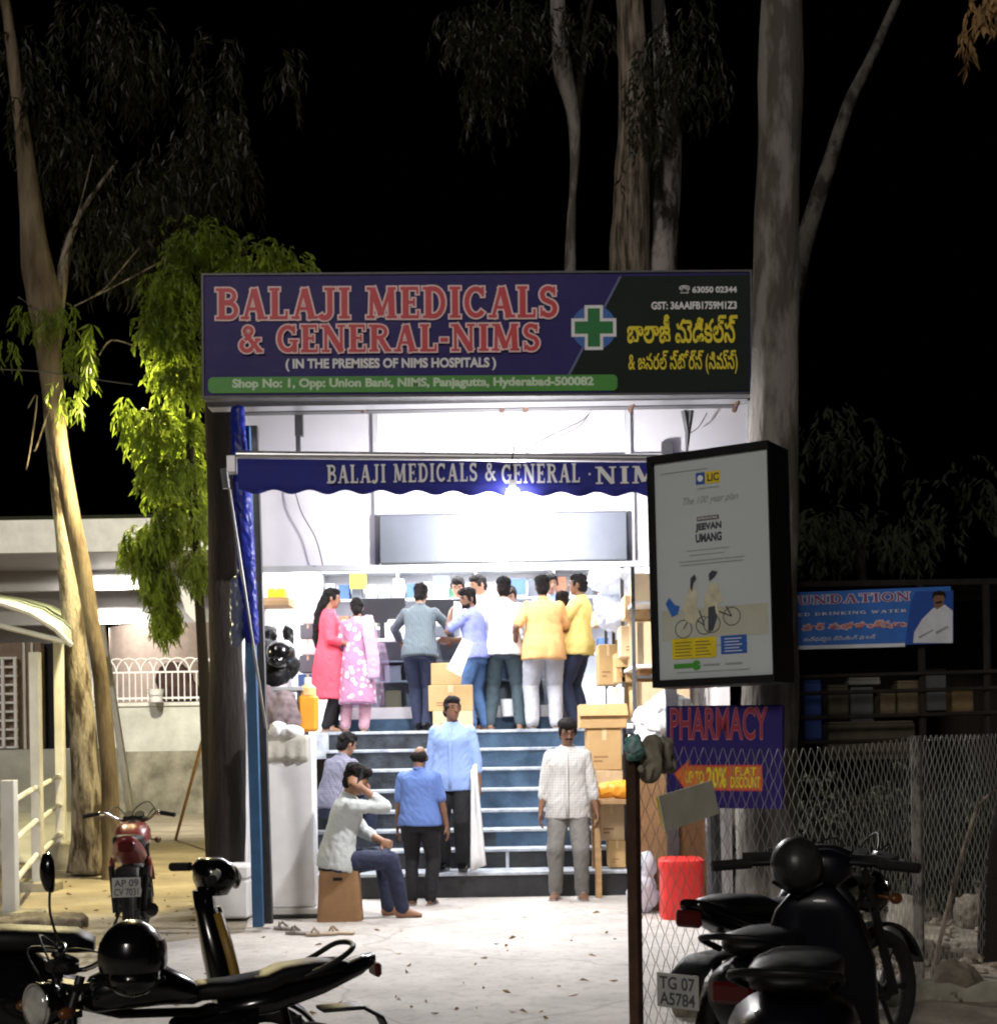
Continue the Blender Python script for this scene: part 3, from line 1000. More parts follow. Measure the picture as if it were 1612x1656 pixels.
rack = thing('wall_shelf', 'tall white medicine shelving along the back wall', 'shelf', (0, 20.45, FLZ + .16))
for z in (.9, 1.3, 1.7, 2.1, 2.5):
    MB().box(-2.5, 1.9, 0, .44, z, z + .025).build('board', 'white', rack)
for x in (-2.53, -1.4, -.3, .8, 1.9):
    MB().box(x, x + .03, .002, .442, 0, 2.7).build('upright', 'white', rack)
cartons(110, lambda i: ((-2.35 + i % 22 * .192 + .02 * rnd.random(), 20.5, FLZ + .185 + (.9, 1.3, 1.7, 2.1, 2.5)[i // 22]), (.13 + .03 * rnd.random(), .2, .14 + .18 * rnd.random())),
        'small medicine carton on the white shelving at the back', 'medicine cartons on the back shelving')
for i, (pa, pb, ya, yb, Y, lb) in enumerate(((580, 655, 966, 1008, 17.75, 'dark monitor seen from behind on the counter near the woman in pink print'),
                                         (672, 748, 968, 1004, 17.7, 'dark monitor on the counter before the man leaning in a striped shirt'))):
    a, b = P(pa, yb, Y), P(pb, ya, Y)
    m = thing('monitor', lb, 'monitor', (0, 0, 0))
    MB().cbox(a.x, b.x, Y, Y + .05, a.z, b.z, .008).build('screen', 'screen', m)
    xm = (a.x + b.x) / 2
    MB().box(xm - .03, xm + .03, Y + .01, Y + .04, FLZ + 1.12, a.z - .002).cbox(xm - .12, xm + .12, Y - .06, Y + .1, FLZ + 1.111, FLZ + 1.119, .002).build('stand', 'screen', m)

def carton(px0, px1, py0, py1, Y, depth, m, label, cat='box', rz=0.0, name='cardboard_box', flaps=False, mark=True, group=None):
    """box whose front face spans the given photo rectangle at depth Y"""
    pc = P((px0 + px1) / 2, py1, Y)
    w, h = M(px1 - px0, Y), M(py1 - py0, Y)
    t = thing(name, label, cat, (pc.x, Y, pc.z), rz, group)
    MB().cbox(-w / 2, w / 2, 0, depth, 0, h, min(.008, w * .05)).build('carton', m, t)
    MB().box(-w * .06, w * .06, -.002, depth + .002, h - .03, h + .0015).box(-w * .06, w * .06, -.003, -.0005, h * .72, h - .03).build('packing_tape', 'tape', t)
    if flaps:
        MB().add([(-w / 2, -.002, h), (w / 2, -.002, h), (w / 2 + .01, -.05, h * .52), (-w / 2 - .015, -.05, h * .52)], [(0, 1, 2, 3)]).build('flap', m, t, fix=False).modifiers.new('s', 'SOLIDIFY').thickness = .005
    if mark:
        MB().box(-w * .32, w * .1, -.002, -.0005, h * .3, h * .34).box(-w * .32, -.02, -.002, -.0005, h * .2, h * .24).build('printed_mark', 'cardb', t)
    return t
carton(693, 765, 1108, 1150, 16.62, .35, 'card', 'tan carton standing lowest on the landing behind the man in the pale blue shirt')
carton(697, 757, 1072, 1108, 16.66, .3, 'card', 'tan carton stacked on another behind the man in the pale blue shirt', mark=False)
carton(700, 765, 1150, 1180, 16.6, .36, 'cardp', 'pale carton under the tan cartons on the landing')
# stack beside the steps
carton(950, 1006, 1178, 1246, 14.5, .4, 'card', 'upright tan carton just below the flapped box beside the steps')
carton(938, 1014, 1139, 1178, 14.46, .45, 'card', 'wide tan box with hanging flap topping the stack beside the steps', flaps=True, mark=False)
carton(958, 1008, 1246, 1286, 14.5, .4, 'cardp', 'pale worn carton in the middle of the stack beside the steps', rz=.1)
carton(968, 1010, 1300, 1360, 14.55, .4, 'cardp', 'pale carton with a green mark low beside the steps')
carton(985, 1012, 1360, 1404, 14.52, .4, 'card', 'small carton at the bottom of the stack beside the steps')
ts = thing('trestle_table', 'rough wooden table with an orange top beside the box stack', 'table', (P(1010, 1290, 14.2).x, 14.2, 0))
zt_ = P(1010, 1292, 14.2).z
MB().cbox(-.33, .42, -.1, .5, zt_ - .05, zt_, .006).build('top', 'wood', ts)
for x in (-.27, .36):
    for yy in (-.05, .42):
        MB().box(x - .03, x + .03, yy, yy + .06, 0, zt_ - .052).build('leg', 'wood', ts)
t = tag(mesh_obj('orange_packet', remesh(MB().tube([P(968, 1278, 14.2), P(1000, 1276, 14.2), P(1050, 1280, 14.2)], [.07, .085, .07], 10, flat=1.0), .015, 3, .02, (6, 6, 6), 8), 'plasticor', None),
        'long orange plastic packet lying on the wooden table', 'packet')

# side shelf rack along the inner wall, receding
sr = thing('shelf_rack', 'white side rack loaded with cartons beyond the man in yellow', 'shelf', (0, 0, 0))
for z in (FLZ + .06, FLZ + .57, FLZ + 1.18):
    MB().box(1.32, 1.98, 14.0, 17.6, z, z + .03).build('board', 'white', sr)
for yv in (14.0, 15.2, 16.4, 17.56):
    MB().box(1.30, 1.335, yv, yv + .04, .1, FLZ + 2.1).build('upright', 'greyd', sr)
    MB().box(1.94, 1.975, yv, yv + .04, .1, FLZ + 2.1).build('upright', 'greyd', sr)
k = 0
stock = [(14.1, .30, .34, 'cardp', 0), (14.55, .34, .28, 'card', 0), (15.3, .30, .42, 'card', 0), (15.75, .36, .30, 'card', 0), (16.5, .4, .36, 'cardp', 0), (17.0, .35, .3, 'card', 0),
         (14.15, .4, .42, 'cardp', 1), (14.7, .3, .5, 'cardp', 1), (15.3, .36, .3, 'card', 1), (15.8, .4, .34, 'navycl', 1), (16.5, .35, .4, 'card', 1), (17.0, .4, .3, 'cardp', 1),
         (14.3, .5, .3, 'cardp', 2), (15.3, .4, .26, 'white', 2), (15.9, .4, .34, 'white', 2), (16.6, .5, .3, 'cardp', 2)]
pl = ('lowest', 'middle', 'top')
dd = ('nearest the street', 'second from the street end', 'third from the street end', 'fourth from the street end', 'fifth from the street end', 'at the far end')
cnt = {}
for yv, w, h, m, lv in stock:
    i = cnt.get(lv, 0)
    cnt[lv] = i + 1
    nm = {'card': 'tan carton', 'cardp': 'pale carton', 'navycl': 'dark navy carton', 'white': 'white carton'}[m]
    t = thing('stock_carton', '%s on the %s board of the side rack, %s' % (nm, pl[lv], dd[i]), 'carton', (1.345, yv, FLZ + (.091, .601, 1.211)[lv]), 0)
    MB().cbox(.0, .52, 0, w, 0, h, .006).build('carton', m, t)
    MB().box(-.002, .522, w * .45, w * .55, h - .04, h + .0015).build('packing_tape', 'tape', t)
carton(1004, 1052, 1012, 1062, 14.75, .4, 'cardp', 'large pale carton with a blue disc on the side rack')
bd_ = P(1046, 1028, 14.74)
carton(968, 1000, 1042, 1108, 15.7, .4, 'card', 'tall tan carton standing on the side rack just past the yellow shirt')
carton(996, 1030, 1056, 1104, 15.2, .4, 'card', 'tan carton with open top in the middle of the side rack', flaps=True)
carton(1034, 1056, 1052, 1090, 14.3, .35, 'cardb', 'brown carton at the street end of the side rack', mark=False)
carton(985, 1010, 1112, 1140, 15.0, .3, 'plasticwh', 'white box under the side rack above the flapped carton', mark=False)
carton(962, 984, 985, 1012, 16.2, .4, 'cardp', 'pale carton under the polythene bags on the side rack')
carton(1010, 1050, 962, 1000, 14.6, .4, 'cardp', 'wide pale carton on the top board of the side rack behind the advert box')
for i, (px0, px1, py0, py1, m, lb_) in enumerate(((484, 512, 1060, 1088, 'mid3', 'dark grey carton low in the stack behind the red kurta'), (486, 510, 1034, 1059, 'plasticwh', 'white carton second from the bottom behind the red kurta'),
        (485, 511, 1010, 1033, 'mid3', 'grey carton in the upper half of the stack behind the red kurta'), (488, 508, 988, 1009, 'offwhite', 'off-white carton topping the stack behind the red kurta'), (482, 514, 1090, 1120, 'mid1', 'blue carton at the bottom of the stack behind the red kurta'))):
    carton(px0, px1, py0, py1, 17.1, .3, m, lb_, mark=False)
for i, (px0, px1, py0, py1, m, lb_) in enumerate(((826, 850, 936, 962, 'mid1', 'blue notice pinned above the counter beside the white shirt'), (700, 728, 930, 950, 'mid3', 'grey notice pinned above the dark monitors'), (566, 592, 928, 952, 'yellow', 'yellow notice pinned above the woman in pink print'))):
    a_, b_ = P(px0, py1, 20.3), P(px1, py0, 20.3)
    o = MB().box(a_.x, b_.x, 20.30, 20.31, a_.z, b_.z).build('notice', m, None)
    tag(o, lb_, 'notice')
t = thing('printer', 'grey printer on the counter between the striped shirt and the lavender polo', 'printer', (P(716, 1030, 17.45).x, 17.45, FLZ + 1.115))
MB().cbox(-.2, .2, 0, .35, 0, .16, .02).build('body', 'mid3', t)
MB().cbox(-.15, .15, .05, .3, .161, .19, .01).build('paper_tray', 'plasticwh', t)
for i, (px, m, lb_) in enumerate(((640, 'plasticwh', 'stack of white paper bags on the counter by the striped shirt'), (862, 'mid3', 'grey cash register on the counter behind the orange shirt'))):
    t = thing(('paper_bag_stack', 'cash_register')[i], lb_, ('bags', 'register')[i], (P(px, 1030, 17.4).x, 17.4, FLZ + 1.115))
    MB().cbox(-.13, .13, 0, .28, 0, .14, .015).build('body', m, t)
    MB().cbox(-.11, .11, .10, .27, .141, .24, .02).build('top', m, t)
def lump(name, pts, m, label, cat, vox=.02, wr=.03, fr=(6, 6, 6), seed=1, parent=None):
    mb = MB()
    for c, r in pts:
        mb.ell(c, r if isinstance(r, tuple) else (r, r, r))
    o = mesh_obj(name, remesh(mb, vox, 3, wr, fr, seed), m, parent)
    return tag(o, label, cat) if label else o
lump('polythene_bag', [(P(985, 935, 15.6), (.22, .2, .16)), (P(1010, 930, 15.4), (.2, .2, .14))], 'polybag', 'puffed white polythene bags on top of the side rack', 'bag', .025, .05)
lump('polythene_bag', [(P(985, 985, 15.7), (.16, .2, .2)), (P(1003, 1000, 15.5), (.14, .2, .14))], 'polybag', 'hanging pale polythene bag in front of the side rack cartons', 'bag', .025, .05, seed=5)
lump('white_bundle', [(P(1060, 1165, 13.2), (.17, .2, .16)), (P(1085, 1140, 13.2), (.18, .2, .1)), (P(1050, 1195, 13.2), (.12, .2, .1)), (P(1100, 1175, 13.25), (.18, .2, .2))], 'plasticwh', 'crumpled white bundle behind the hanging pharmacy board', 'bundle', .02, .05, seed=2)
t = thing('support_crate', 'brown slatted crate under the white bundle', 'crate', (P(1075, 1290, 13.2).x, 13.1, 0))
MB().box(-.3, .35, 0, .5, .0, P(1075, 1212, 13.2).z - .05).build('crate_body', 'cardb', t)
# left of the entrance
yb_ = carton(432, 460, 951, 966, 15.1, .25, 'plasticye', 'bright yellow carton on the small wall shelf near the rolled tarpaulin', mark=False)
ws = thing('wall_bracket_shelf', 'small wooden wall shelf carrying a yellow carton', 'shelf', (0, 0, 0))
a, b = P(402, 980, 15), P(468, 966.5, 15)
MB().box(a.x - .1, b.x, 14.95, 15.45, a.z, b.z).build('board', 'wood', ws)
MB().box(a.x + .05, a.x + .08, 15.0, 15.4, a.z - .12, a.z - .002).build('bracket', 'greyd', ws)
tb = thing('side_table', 'dark steel table with a grey top behind the white panel', 'table', (P(447, 1112, 14.2).x, 14.2, 0))
zt2 = P(447, 1112, 14.2).z
MB().cbox(-.2, .28, -.2, .4, zt2 - .04, zt2, .005).build('top', 'grey', tb)
for x in (-.16, .24):
    for yy in (-.16, .34):
        MB().box(x - .02, x + .02, yy, yy + .04, 0, zt2 - .041).build('leg', 'greyd', tb)
lump('black_bag', [(P(440, 1085, 14.2), (.2, .16, .16)), (P(428, 1060, 14.3), (.12, .16, .17)), (P(462, 1080, 14.2), (.12, .12, .13)), (P(434, 1030, 14.35), (.09, .1, .1)), (P(466, 1035, 14.35), (.05, .08, .14))], 'black', 'shiny black bags heaped on the side table', 'bag', .02, .04, seed=9)
h = thing('crash_helmet', 'dark glossy crash helmet with bright visor on the side table', 'helmet', P(455, 1056, 14.0), R(150))
def helmet_parts(h, s=1.0, shell='blackg'):
    sh = MB()
    for i in range(1):
        sh.ell((0, 0, 0), (.125 * s, .155 * s, .135 * s), n=24, k=16)
    sh.ell((0, .05 * s, -.08 * s), (.10 * s, .12 * s, .07 * s))
    mesh_obj('shell', remesh(sh, .008, 4), shell, h)
    vz = MB()
    rr = []
    for k in range(5):
        z = (-.05 + .028 * k) * s
        q = math.sqrt(max(.2, 1 - (z / (.16 * s)) ** 2))
        rr.append([V((.134 * s * q * math.sin(R(a)), (.166 * s * q) * math.cos(R(a)), z)) for a in range(-75, 76, 10)])
    n = len(rr[0])
    vz.add([p for r_ in rr for p in r_], [(i * n + j, i * n + j + 1, (i + 1) * n + j + 1, (i + 1) * n + j) for i in range(4) for j in range(n - 1)])
    vz.build('visor', 'blackg', h, smooth='all', fix=False)
    MB().tube([(.12 * s, .02, -.09 * s), (0, .0, -.155 * s), (-.12 * s, .02, -.09 * s)], .008, 6).build('chin_strap', 'black', h)
helmet_parts(h)
lump('cloth_bundle', [(P(455, 1150, 14.0), (.14, .12, .2)), (P(470, 1165, 14.0), (.08, .12, .16)), (P(432, 1150, 14.0), (.1, .1, .22))], mat('grey_pink_cloth', (.22, .17, .18), .9, var=.4), 'dull grey pink cloth bundles under the side table', 'bundle', .02, .05, seed=4)
jc = thing('jerry_can', 'orange plastic can with pale cap behind the white panel', 'can', P(499, 1184, 14.1))
w = M(16, 14.1)
MB().cbox(-w, w, -.08, .08, 0, .36, .03).build('body', 'plasticor', jc)
MB().loft([(V((0, 0, .355)), V((w * .8, 0, 0)), V((0, .07, 0))), (V((0, 0, .43)), V((w * .8, 0, 0)), V((0, .07, 0))), (V((0, 0, .46)), V((w * .4, 0, 0)), V((0, .04, 0)))]).build('neck', mat('pale_orange', (.8, .5, .22), .5), jc)
MB().tube([(0, 0, .46), (0, 0, .53)], .035, 12).build('cap', 'plasticwh', jc)

# white flex panel column
c = P(468, 1480, 13.0)
col = thing('white_panel_column', 'tall white boxed panel standing beside the blue post', 'panel', (c.x, 13.0, 0))
w = M(41, 13.0)
zc_ = P(468, 1190, 13.0).z
MB().cbox(-w, w, 0, .3, .09, zc_, .01).build('body', 'white', col)
MB().cbox(-w - .01, w + .07, -.06, .33, .03, .088, .01).build('foot_board', 'offwhite', col)
MB().cbox(-w + .01, w + .1, -.09, .33, 0, .028, .006).build('base_slab', 'plinth', col)
cl = MB()
nx = 20
vs, fs = [], []
for i in range(nx + 1):
    x = -w - .008 + (2 * w - .03) * i / nx
    for j in range(5):
        vs.append(V((x, -.012 - .006 * math.sin(x * 60) * j / 4, zc_ + .006 - .24 * j / 4 - .008 * math.sin(x * 23) * (j > 3))))
for i in range(nx):
    for j in range(4):
        fs.append((i * 5 + j, i * 5 + j + 1, (i + 1) * 5 + j + 1, (i + 1) * 5 + j))
cl.add(vs, fs)
cl.build('cloth_cover', mat('cream_cloth', (.58, .56, .50), .85, bump=.2), col, smooth='all', fix=False).modifiers.new('s', 'SOLIDIFY').thickness = .005
lump('cloth_bundle', [(P(470, 1185, 13.05), (.12, .1, .05)), (P(448, 1180, 13.05), (.08, .1, .07))], 'plasticwh', 'folded white cloth on top of the white panel', 'cloth', .015, .025, seed=11)
lump('straw_bundle', [(P(421, 1200, 12.5), (.05, .06, .14)), (P(418, 1180, 12.5), (.06, .06, .08))], mat('straw', (.30, .22, .11), .95, var=.4), 'brown cloth bundle tied to the post above the white panel', 'bundle', .015, .03, seed=12)
cb = thing('cool_box', 'white insulated cool box on the ground beside the blue post', 'box', G(365, 1490))
w = M(38, 12.6)
MB().cbox(-w, w, 0, .35, .02, .36, .02).build('body', 'white', cb)
MB().cbox(-w - .008, w + .008, -.008, .358, .365, .49, .02).build('lid', 'white', cb)
# box stool the man sits on
st = thing('carton_stool', 'brown carton used as a seat beside the white panel', 'stool', (P(549, 1490, 12.65).x, 12.65, 0), .06)
w = M(33, 12.65)
MB().loft([(V((0, .17, 0)), V((w * 1.12, 0, 0)), V((0, .19, 0))), (V((0, .17, .44)), V((w * .98, 0, 0)), V((0, .17, 0)))], 24, 9).build('body', 'cardb', st)
MB().box(-.05, .03, -.012, .002, .36, .385).build('handhold', 'black', st)

# right hand things on the ground
rs = thing('plastic_stool', 'bright red moulded plastic stool behind the fence', 'stool', G(1107, 1488))
w = M(36, 12.6)
b_ = MB()
b_.loft([(V((0, .17, .0)), V((w * .98, 0, 0)), V((0, .19, 0))), (V((0, .17, .40)), V((w * .95, 0, 0)), V((0, .18, 0))), (V((0, .17, .45)), V((w * 1.02, 0, 0)), V((0, .19, 0))), (V((0, .17, .50)), V((w * .99, 0, 0)), V((0, .18, 0))), (V((0, .17, .52)), V((w * .85, 0, 0)), V((0, .15, 0)))], 28, 4.5)
b_.build('body', 'plasticred', rs, smooth=True)
ar = [(w * (.02 + .33 * math.cos(R(a))), .12 * math.sin(R(a))) for a in range(0, 181, 15)]
MB().prism(ar, -.024, -.018).build('leg_arch', 'concrete', rs)
fz_ = thing('white_cabinet', 'white upright cabinet behind the chain link fence', 'cabinet', G(1097, 1452))
MB().cbox(-.2, .17, 0, .4, .05, .85, .01).build('body', 'white', fz_)
MB().cbox(-.18, .15, -.02, -.002, .1, .82, .006).build('door', 'plasticwh', fz_)
MB().box(.11, .125, -.035, -.021, .4, .6).build('handle', 'alu', fz_)
wp = thing('white_pole', 'narrow white post between the cabinet and the fence post', 'post', G(1066, 1462))
MB().box(-.035, .035, 0, .06, 0, 1.1).build('shaft', 'white', wp)
def water_can(px, py, label, tilt=0):
    g = G(px, py)
    t = thing('water_can', label, 'water can', g)
    prof = [(.0, .125), (.05, .135), (.12, .125), (.15, .135), (.25, .125), (.30, .135), (.36, .11), (.41, .045), (.44, .04)]
    MB().loft([(V((0, 0, z)), V((r_, 0, 0)), V((0, r_, 0))) for z, r_ in prof], 20).build('jar', 'polybag', t, smooth=True)
    MB().tube([(0, 0, .44), (0, 0, .49)], .045, 12).build('cap', 'plasticbl', t)
    return t
water_can(1037, 1440, 'clear water can with blue cap behind the rusty fence post')
lump('polythene_bag', [(G(1040, 1476) + V((0, 0, .17)), (.13, .14, .18)), (G(1046, 1476) + V((0, 0, .42)), (.08, .1, .12))], 'polybag', 'clear polythene bag standing behind the rusty fence post', 'bag', .02, .03, seed=15)
for nm, px, wd, m, lb in (('dark_post', 1158, 22, 'greyd', 'thick dark steel post between the stool and the pale trunk'), ('white_pipe', 1179, 7, 'white', 'thin white pipe against the pale tree trunk')):
    a = P(px, 1470, 11.6)
    t = thing(nm, lb, 'post', (a.x, 11.6, 0))
    MB().tube([(0, 0, 0), (-.02, 0, P(px, 1200, 11.6).z)], M(wd / 2, 11.6), 10).build('shaft', m, t)
# sandals
def sandal_pair(name, pts, m, label):
    t = thing(name, label, 'sandals', pts[0][0])
    for g, a in pts:
        mm = Matrix.Translation(g - pts[0][0]) @ Matrix.Rotation(a, 4, 'Z')
        sole = MB().loft([(V((0, yy, .014)), V((ww, 0, 0)), V((0, 0, .014))) for yy, ww in ((-.13, .02), (-.11, .035), (-.03, .033), (.05, .045), (.10, .043), (.125, .02))], 14, 3).xf(mm)
        sole.build('sole', m, t, smooth=True)
        MB().tube([mm @ V((-.045, .02, .02)), mm @ V((-.02, .06, .065)), mm @ V((0, .085, .03)), mm @ V((.02, .06, .065)), mm @ V((.045, .02, .02))], .012, 6, flat=.5).build('strap', m, t, smooth=True)
    return t
K['tan'] = mat('tan_leather', (.42, .33, .24), .7, var=.2)
K['greyslip'] = mat('grey_rubber', (.25, .22, .2), .7, var=.3)
sandal_pair('sandals', [(G(485, 1512), 1.2), (G(463, 1505), 1.0)], 'greyslip', 'greyish slip-on sandals lying before the white panel')
sandal_pair('sandals', [(G(548, 1512), 1.3), (G(520, 1514), 1.75)], 'tan', 'tan sandals lying before the brown carton seat')

# ================================================================== PEOPLE
def ik(a, t, l1, l2, pole):
    d = t - a
    L = max(min(d.length, (l1 + l2) * .998), abs(l1 - l2) + .02)
    dn = d.normalized()
    x = (l1 * l1 - l2 * l2 + L * L) / (2 * L)
    hh = math.sqrt(max(l1 * l1 - x * x, 0))
    pv = pole - dn * pole.dot(dn)
    pv.normalize()
    return a + dn * x + pv * hh, a + dn * L

def hand(mb, wrist, d, n, side, curl=.45, s=1.0):
    """palm, four unequal bent fingers and a thumb leaving the palm's side. d: along the hand, n: palm normal"""
    d = d.normalized()
    n = (n - d * n.dot(d)).normalized()
    w = d.cross(n) * side
    mb.loft([(wrist - d * .01, w * .026 * s, n * .02 * s), (wrist + d * .02 * s, w * .033 * s, n * .017 * s), (wrist + d * .06 * s, w * .041 * s, n * .015 * s), (wrist + d * .092 * s, w * .040 * s, n * .012 * s)], 12, 2.6)
    for k, ln in enumerate((.074, .083, .077, .060)):
        p = wrist + d * (.088 - .006 * abs(k - 1)) * s + w * (.030 - .020 * k) * s
        a = curl * (.8 + .15 * k)
        pts = [p]
        dd = d.copy()
        for q, fr in enumerate((.45, .32, .23)):
            ang = a * (.6, 1.0, .8)[q]
            dd = (Quaternion(d.cross(n).normalized(), ang) @ dd)
            pts.append(pts[-1] + dd * ln * fr * s)
        mb.chain(pts, [.0095 * s, .009 * s, .0083 * s, .0075 * s], 8)
    b = wrist + d * .022 * s + w * .030 * s
    t1 = b + (d * .6 + w * .75 + n * .25).normalized() * .036 * s
    t2 = t1 + (d * .9 + w * .25 + n * .35).normalized() * .030 * s
    mb.chain([b, t1, t2], [.013 * s, .011 * s, .009 * s], 8)

def person(label, loc, yaw, h=1.70, lean=0, side=0, hip=None, hipy=0.0, feet=None, hands=None, girth=1.0, belly=0.0, headyaw=0, headpitch=0, headroll=0,
           shirt='white', sleeve='long', hem=.80, trousers='navycl', hair='short', shoes='black', skin='skin', kurta=False, dupatta=None,
           moustache=False, beard=False, glasses=False, curl=.45, handn=None, twist=0, loose=1.0, ankle_w=1.0, seed=1, knee=None, placket=False):
    s = h / 1.72
    root = thing('person', label, 'person', loc, R(yaw))
    hipz = (.93 if hip is None else hip / s)
    pel = V((0, hipy, hipz))
    q = Quaternion((0, 0, 1), R(twist)) @ Quaternion((0, 1, 0), R(side)) @ Quaternion((1, 0, 0), R(-lean))
    dz = hipz - .93
    def T(x, y, z, k=1.0):           # upper body point given for the upright figure
        f = min(1, max(0, (z - .93) / .45)) if lean > 12 else 1
        qq = Quaternion((1, 0, 0, 0)).slerp(q, .55 + .45 * f) if lean > 12 else q
        return pel + qq @ V((x, y, z - .93))
    # default feet and hands
    feet = feet or ((-.10, .02, 0), (.11, .0, 0))
    hands = hands or ((-.27, .04, .80), (.27, .04, .80))
    g = girth
    sh = [T(-.168 * (.5 + .5 * g), -.005, 1.375), T(.168 * (.5 + .5 * g), -.005, 1.375)]
    hp = [pel + V((-.088 * g, 0, -.03)), pel + V((.088 * g, 0, -.03))]
    ank, kn, wr, el = [], [], [], []
    for i in (0, 1):
        f = feet[i]
        t = V((f[0], f[1], f[2] + .085))
        kp = V(knee[i]) if knee else V((.12 * (-1, 1)[i], 1, 0))
        k_, a_ = ik(hp[i], t, .425, .425, kp)
        kn.append(k_)
        ank.append(a_)
        hd = hands[i]
        t = V(hd[:3])
        pole = V(hd[3]) if len(hd) > 3 else V(((-1, 1)[i] * .5, -.8, -.5))
        e_, w_ = ik(sh[i], t, .285, .255, pole)
        el.append(e_)
        wr.append(w_)
    hq = Quaternion((0, 0, 1), R(headyaw)) @ Quaternion((1, 0, 0), R(-headpitch)) @ Quaternion((0, 1, 0), R(headroll))
    nb = T(0, -.012, 1.455)
    lq = Quaternion((1, 0, 0), R(-lean * .45))
    hc = nb + (lq @ V((0, .015, 0))) + (Quaternion((1, 0, 0, 0)).slerp(hq, .5) @ lq @ V((0, .018, .148)))
    hm = (hq @ lq).to_matrix()
    # ---- body
    b = MB()
    tr = [(.84, .135, .10, 0), (.93, .165 * g, .115 * g, 0), (1.06, .145 * g, (.10 + belly * .6) * g, belly * .5), (1.16, .148 * g, (.105 + belly * .3) * g, belly * .3), (1.28, .165 * g, .115 * g, 0), (1.37, .160 * g, .10 * g, -.008), (1.425, .11 * g, .075, -.012), (1.46, .058, .056, -.01)]
    ux = q @ V((1, 0, 0))
    uy = q @ V((0, 1, 0))
    b.loft([(T(0, yy, z), ux * rx, uy * ry) for z, rx, ry, yy in tr], 20, 2.3)
    b.chain([nb, hc + hm @ V((0, -.02, -.06))], [.057, .053])
    b.ell(hc, (.074, .092, .108), hm)
    b.ell(hc + hm @ V((0, .022, -.055)), (.056, .068, .066), hm)
    b.ell(hc + hm @ V((0, .058, -.098)), (.026, .024, .02), hm)
    b.capsule(hc + hm @ V((0, .088, .012)), hc + hm @ V((0, .107, -.028)), .009, .015, 8)
    b.ell(hc + hm @ V((0, .082, .024)), (.052, .018, .012), hm)
    for sx in (-1, 1):
        b.ell(hc + hm @ V((sx * .077, -.008, -.012)), (.011, .021, .033), hm)
    for i in (0, 1):
        b.chain([sh[i], el[i], wr[i]], [.052, .041, .029])
        fa = (el[i] - wr[i])
        b.ell(wr[i] + fa * .68, (.042, .042, .05))
        kk = 1 + .08 * (g - 1)
        b.chain([hp[i], kn[i], ank[i]], [.088 * g, .058 * kk, .038])
        ca = ank[i] + (kn[i] - ank[i]) * .66
        b.ell(ca, (.056, .06, .085))
        inw = V(((1, -1)[i], 0.15, 0)) if handn is None or handn[i] is None else V(handn[i])
        hd = (wr[i] - el[i])
        hand(b, wr[i], hd, q @ inw, (1, -1)[i], curl if not isinstance(curl, (list, tuple)) else curl[i], 1.05)
        fy = feet[i][3] if len(feet[i]) > 3 else (8, -8)[i]
        fd = Quaternion((0, 0, 1), R(fy)) @ V((0, 1, 0))
        fw = V((fd.y, -fd.x, 0))
        az = ank[i].z - .085
        base = V((ank[i].x, ank[i].y, az))
        b.loft([(base + fd * t_ + V((0, 0, zz)), fw * ww, V((0, 0, hh))) for t_, zz, ww, hh in ((-.055, .035, .024, .03), (-.03, .045, .032, .044), (.03, .045, .035, .044), (.09, .032, .042, .030), (.14, .022, .042, .02), (.17, .018, .03, .014))], 14, 2.6)
    S = Matrix.Scale(s, 4)
    b.xf(S)
    mesh_obj('body', remesh(b, .0085, 3), skin, root)
    # ---- trousers
    tr_ = MB()
    ar = .062 * loose * ankle_w
    for i in (0, 1):
        a2 = ank[i] + (kn[i] - ank[i]).normalized() * .0
        tr_.chain([hp[i], kn[i]], [.107 * g * (.6 + .4 * loose), .078 * loose], 14)
        tr_.chain([kn[i], a2], [.078 * loose, ar], 14)
    tr_.loft([(T(0, 0, .80), ux * .14 * g, uy * .115 * g), (T(0, 0, .90), ux * .178 * g, uy * .130 * g), (T(0, 0, 1.0), ux * .162 * g, uy * .122 * g)], 20, 2.4)
    tr_.xf(S)
    mesh_obj('trousers', remesh(tr_, .0115, 3, .009, (8, 8, 5), seed), trousers, root)
    # ---- shirt
    st_ = MB()
    z0 = hem
    if kurta:
        secs = [(hem, .235 * g, .215 * g, .02), (.70, .22 * g, .19 * g, .02), (.93, .205 * g, .16 * g, .01), (1.08, .16 * g, .125 * g, 0)]
    else:
        secs = [(hem, (.202 + .012 * loose) * g, (.155 + belly * .5) * g, belly * .4), (.93, .206 * g, (.155 + belly * .8) * g, belly * .5), (1.06, (.168 + .014 * loose) * g, (.128 + belly * .8) * g, belly * .6)]
    secs += [(1.18, .168 * g, (.120 + belly * .3) * g, belly * .3), (1.29, .182 * g, .130 * g, .004), (1.36, .182 * g, .115 * g, -.006), (1.405, .155 * g, .095, -.010), (1.44, .095, .075, -.012), (1.462, .066, .066, -.012)]
    st_.loft([(T(0, yy, z), ux * rx, uy * ry) for z, rx, ry, yy in secs], 22, 2.35)
    for i in (0, 1):
        if sleeve == 'long':
            w2 = el[i] + (wr[i] - el[i]) * .90
            st_.chain([sh[i], el[i], w2], [.060, .051, .041], 12)
        elif sleeve == 'rolled':
            w2 = el[i] + (wr[i] - el[i]) * .45
            st_.chain([sh[i], el[i], w2], [.060, .053, .047], 12)
        else:
            e2 = sh[i] + (el[i] - sh[i]) * .78
            st_.chain([sh[i], e2], [.064, .064], 12)
    st_.xf(S)
    mesh_obj('kurta' if kurta else 'shirt', remesh(st_, .0105, 3, .011, (10, 10, 3), seed + 3), shirt, root)
